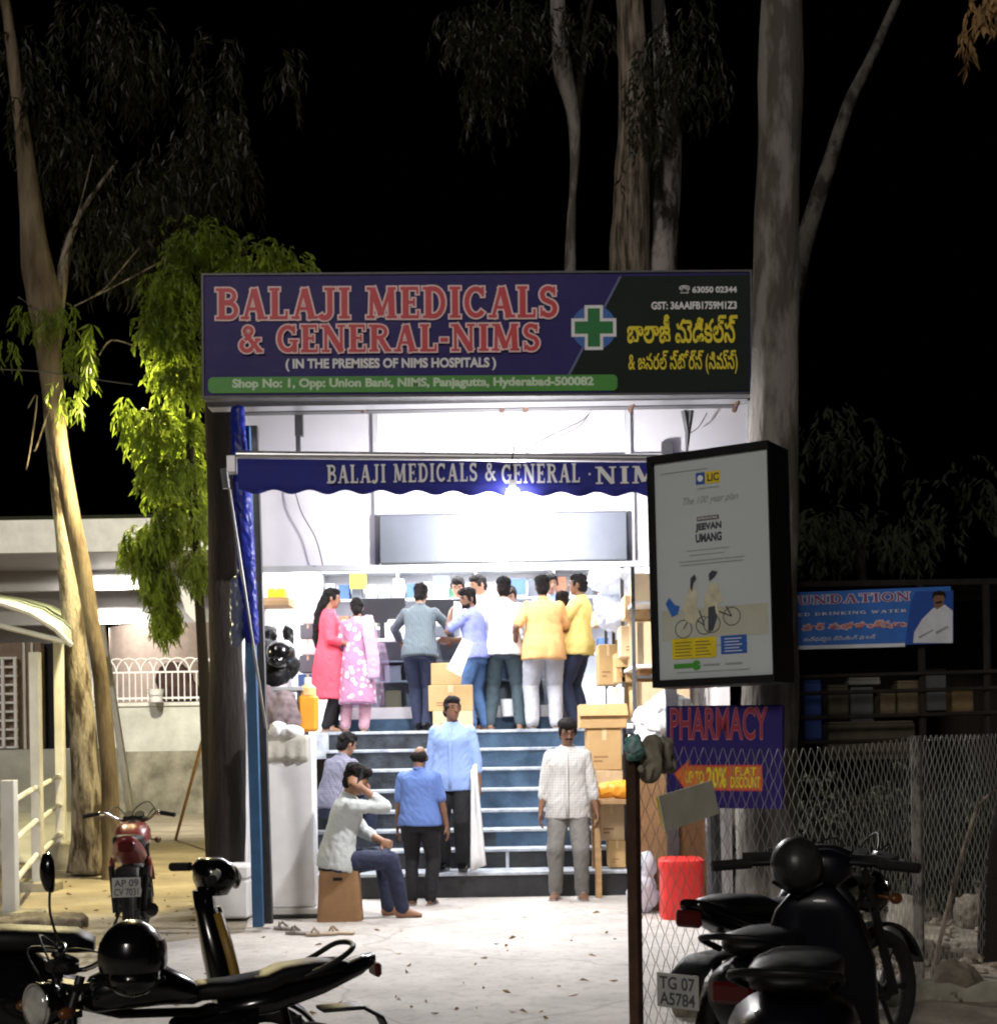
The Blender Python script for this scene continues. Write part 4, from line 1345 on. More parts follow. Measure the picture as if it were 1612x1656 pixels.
    if not kurta:
        cm = MB()
        cpts = []
        for a in range(0, 360, 24):
            cpts.append((T(.064 * math.sin(R(a)), -.012 + .062 * math.cos(R(a)), 1.462 + .012 * (-math.cos(R(a))))) * s)
        cm.tube(cpts, .016 * s, 6, flat=.45, closed=True)
        cm.build('collar', shirt, root, smooth='all')
        if placket:
            pm_ = MB()
            pz = (1.41, 1.34, 1.26, 1.18, 1.10, 1.02, .95, hem + .02)
            yf = (.085, .118, .135, .137, .136, .148, .158, .160)
            pm_.tube([T(.004, y_ * (g * .5 + .5) + belly * .5 + .004, z_) * s for y_, z_ in zip(yf, pz)], .017 * s, 6, flat=.35, ref=(1, 0, 0))
            pm_.build('placket', shirt, root, smooth='all')
    # ---- hair
    if hair:
        hb_ = MB()
        X = lambda x, y_, z: hc + hm @ V((x, y_, z))
        if hair == 'bald':
            hb_.ell(X(0, -.030, -.012), (.083, .082, .062), hm)
            for sx in (-1, 1):
                hb_.ell(X(sx * .070, .015, -.01), (.012, .022, .035), hm)
        else:
            hb_.ell(X(0, -.018, .024), (.081, .094, .098), hm)
            hb_.ell(X(0, .028, .075), (.064, .062, .042), hm)
            hb_.ell(X(0, -.052, -.03), (.070, .054, .072), hm)
            for sx in (-1, 1):
                hb_.ell(X(sx * .071, .012, .01), (.012, .026, .04), hm)
            if hair == 'full':
                hb_.ell(X(.01, .045, .085), (.07, .06, .045), hm)
                hb_.ell(X(0, -.03, .07), (.085, .09, .065), hm)
            if hair == 'long':
                top = X(0, -.075, -.02)
                end = T(0, -.145 - belly, 1.12)
                mid = T(0, -.12, 1.40)
                hb_.chain([top, mid, end, end + V((0, .01, -.12))], [.06, .058, .042, .015])
            if hair == 'bun':
                hb_.ell(X(0, -.105, -.055), (.045, .04, .06), hm)
        hb_.xf(S)
        mesh_obj('hair', remesh(hb_, .007, 1, .012, (26, 26, 20), seed), 'hair', root)
    # ---- face
    for sx in (-1, 1):
        MB().ell((hc + hm @ V((sx * .031, .083, .008))) * s, (.012, .008, .006), hm, 10, 6).build('eye', 'eye', root, smooth='all')
        bp_ = [(hc + hm @ V((sx * x, yv, zv))) * s for x, yv, zv in ((.012, .097, .028), (.03, .093, .033), (.049, .08, .027))]
        MB().tube(bp_, .0045 * s, 6).build('eyebrow', 'hair', root, smooth='all')
    MB().ell((hc + hm @ V((0, .089, -.058))) * s, (.023, .008, .007), hm, 10, 6).build('lips', 'lip', root, smooth='all')
    if moustache:
        MB().tube([(hc + hm @ V((x, yv, zv))) * s for x, yv, zv in ((-.032, .078, -.052), (-.014, .094, -.044), (.014, .094, -.044), (.032, .078, -.052))], .008 * s, 6).build('moustache', 'hair', root, smooth='all')
    if beard:
        bb = MB()
        for a in range(-80, 81, 16):
            bb.ell(hc + hm @ V((.058 * math.sin(R(a)), .022 + .062 * math.cos(R(a)), -.078 - .012 * math.cos(R(a)))), (.016, .014, .026), hm)
        bb.xf(S)
        mesh_obj('beard', remesh(bb, .008, 2, .004, (60, 60, 60)), 'hair', root)
    if glasses:
        gm = MB()
        for sx in (-1, 1):
            gm.tube([(hc + hm @ V((sx * .032 + .022 * math.cos(R(a)), .101, .006 + .017 * math.sin(R(a))))) * s for a in range(0, 360, 30)], .0022, 5, closed=True)
            gm.tube([(hc + hm @ V((sx * .054, .1, .01))) * s, (hc + hm @ V((sx * .08, 0, .008))) * s], .002, 5)
        gm.tube([(hc + hm @ V((-.01, .101, .008))) * s, (hc + hm @ V((.01, .101, .008))) * s], .002, 5)
        gm.build('spectacles', 'black', root)
    if dupatta:
        dp = MB()
        # scarf over one shoulder, hanging front and back
        sx = dupatta[1]
        pts = [(sx * .15, .13, .98), (sx * .15, .15, 1.2), (sx * .135, .10, 1.38), (sx * .12, 0, 1.475), (sx * .13, -.10, 1.40), (sx * .16, -.16, 1.2), (sx * .2, -.18, .95), (sx * .21, -.19, .66)]
        dp.tube(curve_pts([T(*p) for p in pts], 5), .085, 12, flat=.22, ref=(1, 0, 0))
        dp.xf(S)
        mesh_obj('dupatta', remesh(dp, .012, 2, .012, (9, 9, 4), seed), dupatta[0], root)
    if shoes:
        for i in (0, 1):
            fy = feet[i][3] if len(feet[i]) > 3 else (8, -8)[i]
            fd = Quaternion((0, 0, 1), R(fy)) @ V((0, 1, 0))
            fw = V((fd.y, -fd.x, 0))
            base = V((ank[i].x, ank[i].y, ank[i].z - .085))
            f_ = MB()
            if shoes == 'sandal' or shoes == 'slipper':
                f_.loft([(base + fd * t_ + V((0, 0, .006)), fw * ww, V((0, 0, .010))) for t_, ww in ((-.085, .02), (-.06, .038), (.03, .038), (.1, .048), (.16, .046), (.185, .022))], 14, 3)
                f_.tube([base + fw * -.05 + fd * .06 + V((0, 0, .02)), base + fd * .085 + V((0, 0, .075)), base + fw * .05 + fd * .06 + V((0, 0, .02))], .014, 6, flat=.5)
                f_.xf(S)
                f_.build('sandal', 'greyslip', root, smooth=True)
            else:
                f_.loft([(base + fd * t_ + V((0, 0, zz)), fw * ww, V((0, 0, hh))) for t_, zz, ww, hh in ((-.085, .04, .022, .034), (-.06, .05, .040, .05), (.02, .055, .043, .055), (.09, .040, .051, .040), (.15, .030, .049, .030), (.19, .024, .03, .018))], 16, 2.8)
                f_.xf(S)
                f_.build('shoe', shoes, root, smooth=True)
    root['wr'] = [float(x) for w_ in wr for x in (w_ * s)]
    return root

def at(px, py, Y, z=None):
    p = P(px, py, Y)
    return V((p.x, Y, p.z if z is None else z))

cloth = lambda n, c, **k: mat(n, c, .85, var=.07, scale=6, bump=.2, bscale=45, **k)
F = FLZ + .003
K['redk'] = cloth('coral_red_kurta', (.80, .085, .13))
K['pinkflo'] = pattern('pink_floral', ((.42, .20, .32), (.78, .66, .74)), 'floral', 14, thr=.36)
K['pinkpl'] = cloth('pale_pink', (.48, .28, .34))
K['lilac'] = cloth('lilac_scarf', (.42, .28, .42))
K['greystripe'] = pattern('grey_green_stripes', ((.085, .11, .125), (.15, .18, .20)), 'stripe', 14)
K['lav'] = cloth('lavender_polo', (.22, .25, .58))
K['whitesh'] = cloth('white_shirt', (.74, .73, .74))
K['orangesh'] = cloth('peach_orange_shirt', (.72, .40, .16))
K['yellowsh'] = cloth('yellow_shirt', (.76, .60, .20))
K['skyblue'] = cloth('sky_blue_shirt', (.25, .36, .66))
K['royal'] = cloth('blue_polo', (.10, .17, .42))
K['palegrey'] = cloth('pale_grey_shirt', (.46, .49, .49))
K['plaid'] = pattern('dark_plaid', ((.07, .08, .15), (.28, .27, .32)), 'check', 18)
K['palecheck'] = pattern('pale_check', ((.50, .49, .47), (.36, .355, .35)), 'check', 12, thr=.7)

# customers at the counter
person('woman in a coral red knee-length kurta with long dark hair', at(532, 1183, 16.8, F), -78, 1.67, lean=3, headpitch=4, shirt='redk', kurta=True, hem=.40, sleeve='rolled', trousers='blackcl', hair='long', shoes='slipper',
       hands=((-.13, .27, 1.05), (.15, .24, 1.03)), feet=((-.08, .05, 0), (.08, -.04, 0)), seed=2)
person('woman in a pink and white floral kurta seen from behind', at(580, 1186, 16.72, F), 2, 1.55, lean=4, shirt='pinkflo', kurta=True, hem=.36, sleeve='rolled', trousers='pinkpl', hair='bun', shoes='slipper', loose=1.1,
       hands=((-.12, .27, 1.05), (.13, .27, 1.05)), feet=((-.17, .03, 0, 20), (.07, 0, 0)), dupatta=('lilac', 1), seed=3)
person('man in a grey-green striped shirt leaning over the counter', at(682, 1180, 16.82, F), -4, 1.72, lean=14, hipy=-.08, headpitch=16, shirt='greystripe', sleeve='long', trousers='navycl', shoes='blackg', hair='full',
       hands=((-.30, .42, 1.08, (-1, -.2, -.2)), (.31, .42, 1.08, (1, -.2, -.2))), feet=((-.05, .08, 0), (.07, -.06, 0)), hem=.84, girth=1.0, seed=4)
p4 = person('man in a lavender polo shirt turning round with a paper at his mouth', at(772, 1176, 16.78, F), 62, 1.64, lean=7, headyaw=62, headpitch=8, shirt='lav', sleeve='short', trousers='denim', shoes='slipper', hair='full', skin='skind', beard=True,
       hands=((-.10, .30, 1.40, (-.6, .2, -1)), (.10, .40, 1.12)), feet=((-.12, .0, 0), (.10, -.06, 0)), hem=.86, seed=5, handn=((1, -.4, .2), None))
person('man in a plain white shirt and slate trousers seen from behind', at(817, 1174, 16.8, F), -6, 1.76, lean=4, headyaw=10, shirt='whitesh', sleeve='long', trousers='slate', shoes='slipper', hair='full',
       hands=((-.16, .36, 1.12), (.16, .36, 1.12)), feet=((-.17, 0, 0), (.17, 0, 0)), hem=.84, seed=6)
person('heavy man in a peach orange shirt and pale grey cargo trousers', at(881, 1174, 16.62, F), 4, 1.75, lean=2, headyaw=-6, shirt='orangesh', sleeve='short', trousers='palegreycl', shoes='slipper', hair='full', skin='skind', girth=1.17, loose=1.2,
       hands=((-.31, .10, .98), (.2, .36, 1.1)), feet=((-.14, 0, 0), (.13, .02, 0)), hem=.78, seed=7)
person('man in a yellow shirt and navy trousers facing the orange shirt', at(938, 1176, 16.9, F), 72, 1.80, lean=-2, headpitch=0, belly=.05, shirt='yellowsh', sleeve='short', trousers='navycl', shoes='blackg', hair='short', skin='skind',
       hands=((-.12, .36, 1.26, (-.5, -.3, -1)), (.12, .34, 1.2)), feet=((-.09, .04, 0), (.09, -.05, 0)), hem=.82, seed=8)
person('dark-haired customer in dark clothes hidden between the orange and yellow shirts', at(912, 1174, 17.02, F), 0, 1.60, shirt='navycl', trousers='blackcl', hair='full', hands=((-.12, .3, 1.1), (.12, .3, 1.1)), seed=9)
# staff behind the counter
F2 = FLZ + .155
person('counter assistant looking down beside the monitor', at(745, 1150, 18.4, F2), 175, 1.80, lean=6, headpitch=22, shirt='whitesh', hands=((-.2, .36, 1.1), (.2, .36, 1.1)), seed=10)
person('counter assistant in pale shirt looking aside above the lavender polo', at(790, 1150, 18.5, F2), 120, 1.84, lean=8, headpitch=12, shirt='whitesh', hands=((-.2, .36, 1.1), (.2, .36, 1.1)), seed=11)
person('counter assistant behind the shoulder of the white shirt', at(832, 1150, 18.3, F2), 165, 1.66, lean=8, headpitch=25, shirt='skyblue', hands=((-.2, .36, 1.1), (.2, .36, 1.1)), seed=12)
person('counter assistant behind the head of the orange shirt', at(892, 1150, 18.4, F2), 190, 1.82, lean=4, headpitch=10, shirt='skyblue', hands=((-.2, .36, 1.1), (.2, .36, 1.1)), seed=13)
# on and before the steps
p9 = person('man in a pale blue shirt and black trousers standing on the lowest step', at(735, 1404, 14.55, SZ[0] + .004), 172, 1.75, headyaw=32, headpitch=2, shirt='skyblue', sleeve='rolled', trousers='blackcl', shoes='blackg', hair='short', skin='skind', girth=1.06, loose=1.1,
       hands=((-.27, .07, .84), (.26, .0, .82)), feet=((-.09, .04, 0, 10), (.10, -.02, 0, -14)), hem=.80, seed=14, curl=.7, placket=True)
p10 = person('short balding man in a blue polo seen from behind before the steps', at(681, 1462, 13.8, 0), -8, 1.52, headpitch=12, headyaw=-14, shirt='royal', sleeve='short', trousers='blackcl', shoes='slipper', hair='bald', skin='skind', girth=1.12,
       hands=((-.26, .06, .82), (.29, .04, .82)), feet=((-.10, .0, 0), (.10, .02, 0)), hem=.86, seed=15)
p13 = person('man in a pale checked shirt and grey trousers standing before the steps', at(921, 1453, 14.1, 0), 176, 1.745, headpitch=14, headyaw=12, shirt='palecheck', sleeve='rolled', trousers='greycl', shoes='sandal', hair='full', skin='skind', girth=1.02, loose=1.05,
       hands=((-.27, .05, .84), (.26, .08, .84)), feet=((-.12, .0, 0, 10), (.13, -.02, 0, -10)), hem=.78, seed=16, moustache=True, glasses=True, placket=True)
p11 = person('barefoot man in a pale grey shirt sitting on a brown carton with a phone', at(551, 1490, 12.82, 0), -74, 1.82, lean=13, hip=.54, hipy=-.02, headpitch=14, headyaw=-6, shirt='palegrey', sleeve='rolled', trousers='navycl', shoes=None, hair='full', skin='skin', loose=.95,
       feet=((-.10, .42, 0), (.10, .50, 0)), hands=((.02, .36, .64, (-1, 0, -.4)), (.12, .17, 1.10, (.25, .8, -1.1))), hem=.84, seed=17, curl=(.4, .9), handn=(None, (-.6, -.5, 0)))
p12 = person('man in a dark plaid shirt sitting on the steps by the white panel', at(537, 1318, 15.02, SZ[1]), -38, 1.72, lean=20, hip=SZ[3] - SZ[1] + .09, hipy=.0, headpitch=8, headyaw=-14, shirt='plaid', sleeve='long', trousers='navycl', shoes='slipper', hair='short', skin='skin',
       feet=((-.10, .44, 0), (.12, .44, 0)), hands=((-.08, .42, .62), (.10, .42, .62)), hem=.86, seed=18)
def wrist_of(p, i):
    w = p['wr']
    return p.location + Matrix.Rotation(p.rotation_euler.z, 3, 'Z') @ V(w[i * 3:i * 3 + 3])
# what they hold
wpos = wrist_of(p9, 0)
cb = MB()
vs, fs = [], []
for i in range(9):
    t = i / 8
    z = wpos.z + .18 - t * 1.0
    ww = .03 + .05 * t
    for j in range(7):
        a = (j / 6 - .5) * 2
        vs.append(V((wpos.x - .05 + a * ww + .03 * t, wpos.y - .1 + .02 * math.cos(a * 3), z + .03 * a)))
for i in range(8):
    for j in range(6):
        fs.append((i * 7 + j, i * 7 + j + 1, (i + 1) * 7 + j + 1, (i + 1) * 7 + j))
cb.add(vs, fs)
o = cb.build('xray_envelope', 'plasticwh', None, smooth='all', fix=False)
o.modifiers.new('s', 'SOLIDIFY').thickness = .03
tag(o, 'long white rolled envelope held down by the man in the pale blue shirt', 'envelope')
wpos = wrist_of(p11, 1)
o = MB().cbox(-.034, .034, -.005, .005, -.065, .065, .004).build('mobile_phone', 'screen', None)
o.location = wpos + V((-.005, .02, .085))
o.rotation_euler = (.2, .35, 1.2)
tag(o, 'dark mobile phone held to the ear of the seated man in grey', 'phone')
wpos = wrist_of(p4, 0)
o = MB().add([(0, 0, 0), (.10, -.01, .02), (.11, .0, .2), (.02, .01, .22)], [(0, 1, 2, 3)]).build('paper_slip', 'paper', None, fix=False)
o.modifiers.new('s', 'SOLIDIFY').thickness = .002
o.location = wpos + V((.03, -.06, -.06))
tag(o, 'white paper slip held at the mouth of the man in lavender', 'paper')
a, b_, c, d = P(722, 1082, 16.4), P(745, 1094, 16.4), P(765, 1040, 16.4), P(748, 1032, 16.4)
o = MB().add([a, b_, c, d], [(0, 1, 2, 3)]).build('paper_sheet', 'paper', None, fix=False)
o.modifiers.new('s', 'SOLIDIFY').thickness = .003
tag(o, 'white paper sheet propped on the tan cartons below the lavender polo', 'paper')
t = thing('waste_bin', 'small white bin on the floor between the slate trousers', 'bin', (P(823, 1160, 17.0).x, 17.0, FLZ))
MB().loft([(V((0, 0, .16)), V((.08, 0, 0)), V((0, .08, 0))), (V((0, 0, .36)), V((.1, 0, 0)), V((0, .1, 0)))], 20).build('bin_body', 'plasticwh', t, smooth=True)

# ================================================================== STREET SIDE SIGNS
def bb(px0, py0, px1, py1, bd):
    return bd.rect(px0, py0, px1, py1)
# advertising box on the tree
lb = Board('advert_box', 'tall black advertising light box with a pale poster hung on the tree', 'sign',
           P(1058, 1113, 9.75), P(1255, 1103, 9.3), P(1058, 739, 9.75), 'black', .34, bodyname='box')
E = lb.e
m_post = mat('poster_print', (.46, .51, .52), .6, var=.03, scale=1, spec=.15)
n_, l_ = m_post.node_tree.nodes, m_post.node_tree.links
def inset(bd, d, y, m, name):
    return flat([(d[0], d[1]), (bd.w - d[2], d[1]), (bd.w - d[2], bd.h - d[3]), (d[0], bd.h - d[3])], y, m, bd.e, name)
inset(lb, (.045, .05, .012, .05), -.004, m_post, 'poster')
K['warmprint'] = mat('poster_warm_print', (.43, .43, .32), .6, var=.08, scale=3, col2=(.46, .48, .43))
W_, H_ = lb.w, lb.h
def pr(u, v): return (u * W_, v * H_)
def pquad(u0, v0, u1, v1, y, m, name): return flat([pr(u0, v0), pr(u1, v0), pr(u1, v1), pr(u0, v1)], y, m, E, name)
pquad(.08, .20, .955, .33, -.006, 'warmprint', 'printed_ground')
K['ink'] = mat('dark_ink', (.05, .055, .07), .5)
K['inkfaint'] = mat('faint_ink', (.25, .27, .28), .5)
K['printblue'] = mat('print_blue', (.02, .09, .35), .5)
K['printye'] = mat('print_yellow', (.68, .52, .01), .5)
pquad(.40, .855, .475, .905, -.007, 'printblue', 'emblem_square')
flat([pr(.437 + .024 * math.cos(R(a)), .88 + .014 * math.sin(R(a))) for a in range(0, 360, 30)], -.009, 'letter', E, 'emblem')
pquad(.48, .855, .60, .905, -.007, 'printye', 'logo_field')
text('LIC', *pr(.495, .863), *pr(.59, .897), -.009, 'ink', E, .03)
for v0, u0, u1 in ((.918, .10, .5), (.835, .41, .59), (.53, .24, .78), (.515, .25, .77), (.165, .17, .79), (.058, .2, .8)):
    pquad(u0, v0, u1, v0 + .0035, -.007, 'inkfaint', 'fine_print')
text('The 100 year plan', *pr(.27, .765), *pr(.73, .805), -.007, 'inkfaint', E, 0, skew=.3)
pquad(.40, .700, .58, .718, -.007, 'ink', 'heading_bar')
text('INTRODUCING', *pr(.41, .7035), *pr(.57, .7145), -.009, 'letter', E, .01)
text('JEEVAN', *pr(.385, .652), *pr(.60, .690), -.007, 'ink', E, .05)
text('UMANG', *pr(.385, .608), *pr(.60, .646), -.007, 'ink', E, .05)
for k in range(2):
    pquad(.31 + .02 * k, .575 - .02 * k, .66 - .04 * k, .578 - .02 * k, -.007, 'inkfaint', 'fine_print')
def ringp(cu, cv, r_, w_, m, name='bicycle_print'):
    mb = MB()
    n = 30
    c_ = pr(cu, cv)
    vs = []
    for i in range(n):
        a = 2 * math.pi * i / n
        vs += [V((c_[0] + r_ * math.cos(a), -.008, c_[1] + r_ * math.sin(a))), V((c_[0] + (r_ - w_) * math.cos(a), -.008, c_[1] + (r_ - w_) * math.sin(a)))]
    mb.add(vs, [(2 * i, 2 * i + 1, (2 * i + 3) % (2 * n), (2 * i + 2) % (2 * n)) for i in range(n)])
    return mb
bk = MB()
for cu, cv in ((.265, .245), (.44, .255), (.50, .26), (.665, .285)):
    q_ = ringp(cu, cv, .062, .006, None)
    bk.add(q_.v, q_.f)
for (a, b_) in (((.265, .245), (.33, .30)), ((.33, .30), (.44, .255)), ((.50, .26), (.56, .31)), ((.56, .31), (.665, .285)), ((.62, .33), (.665, .285)), ((.40, .32), (.44, .255))):
    stroke(bk, [pr(*a), pr(*b_)], .008, -.0085)
bk.build('bicycle_print', 'ink', E, fix=False)
def blob(pts, m, name, y):
    flat([pr(*p) for p in pts], y, m, E, name)
K['printcream'] = mat('print_cream', (.52, .50, .36), .5, var=.2, scale=12)
blob([(.285, .28), (.27, .34), (.31, .41), (.36, .43), (.39, .40), (.38, .33), (.40, .29), (.35, .26)], 'printcream', 'rider_print', -.0090)
blob([(.45, .29), (.44, .36), (.48, .42), (.54, .44), (.57, .40), (.60, .35), (.55, .34), (.56, .30)], 'printcream', 'rider_print', -.0092)
blob([(.33, .42), (.335, .46), (.37, .475), (.385, .455), (.36, .44), (.345, .40)], 'ink', 'hair_print', -.0096)
blob([(.49, .44), (.485, .47), (.515, .485), (.56, .478), (.54, .46), (.52, .45)], 'ink', 'hair_print', -.0097)
blob([(.47, .23), (.475, .33), (.53, .335), (.545, .28), (.51, .23)], 'ink', 'trouser_print', -.0099)
blob([(.12, .36), (.15, .385), (.20, .35), (.24, .345), (.22, .31), (.17, .30)], 'signblue', 'balloon_print', -.0088)
pquad(.165, .118, .53, .205, -.008, 'printye', 'yellow_box')
pquad(.57, .128, .78, .205, -.008, 'printblue', 'blue_box')
for k in range(5):
    pquad(.19, .13 + .014 * k, .19 + .14 * (1 - .1 * (k % 2)), .1335 + .014 * k, -.009, 'ink', 'fine_print')
    pquad(.36, .13 + .014 * k, .36 + .13 * (1 - .12 * (k % 3)), .1335 + .014 * k, -.009, 'ink', 'fine_print')
    pquad(.60, .138 + .013 * k, .60 + .14 * (1 - .15 * (k % 2)), .141 + .013 * k, -.009, 'letter', 'fine_print')
pquad(.175, .078, .33, .098, -.008, 'green', 'green_mark')
flat([pr(.365, .088)] + [(pr(.365, .088)[0] + .032 * math.cos(R(a)), pr(.365, .088)[1] + .032 * math.sin(R(a))) for a in range(0, 361, 24)][1:], -.008, 'green', E, 'green_mark')
for u0, u1 in ((.42, .56), (.60, .74)):
    pquad(u0, .083, u1, .090, -.008, 'inkfaint', 'fine_print')
fb = MB()
fb.box(0, W_, -.03, 0, 0, .045).box(0, W_, -.03, 0, H_ - .045, H_).box(0, .04, -.03, 0, .0455, H_ - .0455).box(W_ - .01, W_, -.03, 0, .0455, H_ - .0455)
fb.v = [p + V((0, -.0015, 0)) for p in fb.v]
fb.build('frame', 'black', E)

ph = Board('pharmacy_sign', 'dark blue board with red PHARMACY lettering and an orange arrow below the advert box', 'sign',
           P(1078, 1306, 9.9), P(1266, 1309, 9.6), P(1075, 1142, 9.9), 'navy', .05, bodyname='board')
E = ph.e
w, h_ = ph.w, ph.h
text('PHARMACY', w * .035, h_ * .66, w * .88, h_ * .985, -.004, mat('dull_pink', (.42, .16, .19), .5), E, .03, name='letter_outline')
text('PHARMACY', w * .040, h_ * .67, w * .875, h_ * .975, -.007, mat('maroon_letter', (.25, .02, .04), .5), E, .012)
arp = [(.06, .33), (.20, .47), (.20, .42), (.83, .425), (.83, .17), (.20, .17), (.20, .12)]
flat([(w * a, h_ * b_) for a, b_ in arp], -.003, 'red', E, 'arrow_border')
arp = [(.075, .33), (.195, .45), (.195, .405), (.82, .41), (.82, .185), (.195, .185), (.195, .145)]
K['orange'] = mat('arrow_orange', (.60, .14, .02), .5)
flat([(w * a, h_ * b_) for a, b_ in arp], -.005, 'orange', E, 'arrow')
text('UP TO', w * .17, h_ * .24, w * .33, h_ * .36, -.007, 'yellow', E, .02)
text('20%', w * .35, h_ * .20, w * .53, h_ * .40, -.007, 'yellow', E, .03)
text('DISCOUNT', w * .56, h_ * .20, w * .81, h_ * .31, -.007, 'yellow', E, .03)
text('FLAT', w * .60, h_ * .32, w * .78, h_ * .40, -.007, 'yellow', E, .02)

fd = Board('water_banner', 'blue drinking water banner with a printed man in white above the dark kiosk', 'sign',
           P(1240, 1052, 15.0), P(1541, 1040, 15.0), P(1240, 960, 15.0), 'signblue', .03, bodyname='banner')
E = fd.e
K['white2'] = mat('banner_white', (.55, .57, .62), .5)
K['maroon'] = mat('banner_violet', (.20, .05, .18), .5)
serif('FOUNDATION', *fd.rect(1248, 957, 1472, 980), -.004, 'maroon', E, .06, 'white2', gap=.08)
serif('ED DRINKING WATER', *fd.rect(1290, 985, 1466, 997), -.004, 'white2', E, gap=.1)
text('వారి శుభాకాంక్షలు', *fd.rect(1296, 1001, 1466, 1022), -.004, 'letter', E, .045, name='letter_outline', split=True)
text('వారి శుభాకాంక్షలు', *fd.rect(1297, 1002, 1465, 1021), -.007, mat('banner_orange', (.55, .12, .04), .5), E, .01, split=True)
text('శుద్ధమైన డ్రింకింగ్ వాటర్', *fd.rect(1299, 1026, 1416, 1040), -.004, 'white2', E, .01, split=True)
q_ = lambda pts, m, name, y: flat([fd.p(*p) for p in pts], y, m, E, name)
q_([(1240, 1046), (1463, 1040), (1463, 1046), (1240, 1052)], 'white2', 'banner_edge', -.004)
q_([(1463, 1043), (1472, 975), (1480, 957), (1541, 955), (1541, 1040)], mat('banner_deep_blue', (.01, .06, .30), .5), 'photo_field', -.0045)
q_([(1476, 1040), (1478, 1022), (1490, 1002), (1508, 984), (1527, 978), (1540, 988), (1540, 1040)], 'white2', 'printed_shirt', -.007)
q_([(1508, 966), (1512, 959), (1524, 959), (1527, 968), (1524, 980), (1514, 986), (1509, 978)], 'skind', 'printed_face', -.009)
q_([(1506, 970), (1508, 958), (1518, 955), (1528, 958), (1529, 970), (1525, 963), (1512, 963)], 'hair', 'printed_hair', -.011)
q_([(1512, 974), (1522, 972), (1523, 975), (1512, 977)], 'hair', 'printed_moustache', -.0115)
for pts in ([(1484, 1030), (1508, 1018), (1509, 1020), (1486, 1033)], [(1512, 1022), (1532, 1012), (1533, 1015), (1514, 1026)]):
    q_(pts, 'inkfaint', 'printed_fold', -.0095)

# ================================================================== TREES
class Leaves:
    def __init__(s):
        s.mb = MB()
        s.r = random.Random(11)
    def leaf(s, p, d, L, w):
        r_ = s.r
        d = d.normalized()
        n = V((r_.uniform(-1, 1), r_.uniform(-1, 1), r_.uniform(-.3, 1)))
        u = d.cross(n)
        if u.length < .01:
            return
        u.normalize()
        k = d.cross(u) * L * .12
        i = len(s.mb.v)
        s.mb.v += [p, p + d * L * .4 + u * w + k, p + d * L - V((0, 0, L * .15)), p + d * L * .4 - u * w + k]
        s.mb.f += [(i, i + 1, i + 2), (i, i + 2, i + 3)]
    def twig(s, p, d, length, n, L, w, droop):
        r_ = s.r
        d = d.normalized()
        st = length / n
        for k in range(n):
            p = p + d * st
            d = (d + V((r_.uniform(-.15, .15), r_.uniform(-.15, .15), -droop))).normalized()
            q = (d + V((r_.uniform(-.9, .9), r_.uniform(-.9, .9), r_.uniform(-.8, .3)))).normalized()
            s.leaf(p, q, L * r_.uniform(.6, 1.15), w * r_.uniform(.7, 1.2))
        return p
    def lobe(s, c, r, n, L, w, droop=.3, tl=.45, k=9):
        r_ = s.r
        for _ in range(n):
            while True:
                q = V((r_.uniform(-1, 1), r_.uniform(-1, 1), r_.uniform(-1, 1)))
                if q.length < 1:
                    break
            q *= (.55 + .45 * r_.random())
            p = c + V((q.x * r[0], q.y * r[1], q.z * r[2]))
            d = V((q.x * .8 + r_.uniform(-.4, .4), q.y * .8 + r_.uniform(-.4, .4), r_.uniform(-.5, .5)))
            s.twig(p, d, tl * r_.uniform(.5, 1.1), k, L, w, droop)
    def build(s, m, parent, name='crown'):
        return s.mb.build(name, m, parent, fix=False)

def trunk_mesh(path, n=18, wob=.10, seed=0, sub=5):
    """path of (px, py, depth, width px)"""
    pts = [P(a, b, Y) for a, b, Y, w in path]
    rad = [M(w / 2, Y) for a, b, Y, w in path]
    cp = curve_pts(pts, sub)
    cr = []
    for i in range(len(rad) - 1):
        cr += [rad[i] + (rad[i + 1] - rad[i]) * k / sub for k in range(sub)]
    cr.append(rad[-1])
    mb = MB()
    mb.tube(cp, cr, n, ref=(1, 0, 0))
    for i, c_ in enumerate(cp):
        for k in range(n):
            j = i * n + k
            d = mb.v[j] - c_
            mb.v[j] = c_ + d * (1 + wob * noise.noise(V((d.x * 9 + seed, d.y * 9, mb.v[j].z * 1.3))) + .06 * noise.noise(V((d.x * 30, d.y * 30 + seed, mb.v[j].z * 3))))
    return mb
def ground_to(path):
    a, b, Y, w = path[0]
    p = P(a, b, Y)
    if p.z < .05:
        return path
    yb = HZ + CAMH * FPX / Y + 6
    return [(a, yb + (b - yb) * t, Y, w * (1.14 - .14 * t)) for t in (0, .15, .3, .45, .6, .75, .88)] + path

# bright green tree beside the shop
t = thing('green_tree', 'leafy bright green tree drooping beside the shop sign', 'tree', (P(300, 1200, 15.2).x, 15.2, 0))
off = Matrix.Translation(-V(t.location))
trunk_mesh([(345, 1440, 15.2, 22), (330, 1100, 15.2, 18), (315, 850, 15.2, 15), (305, 650, 15.2, 12), (310, 480, 15.2, 8), (318, 380, 15.2, 4)], 10).xf(off).build('trunk', 'barkdark', t, smooth='all')
lv = Leaves()
for px, py, rx, ry, n in ((325, 395, 55, 42, 150), (425, 420, 45, 24, 80), (472, 422, 18, 20, 30), (295, 470, 55, 50, 150), (275, 535, 48, 55, 140), (300, 610, 48, 50, 140), (270, 690, 62, 38, 150), (285, 770, 62, 50, 210), (300, 840, 50, 40, 120), (385, 470, 60, 40, 80)):
    lv.lobe(P(px, py, 15.2), (M(rx * .9, 15.2), .55, M(ry * .9, 15.2)), int(n * 1.1), .105, .017, .32, .30, 8)
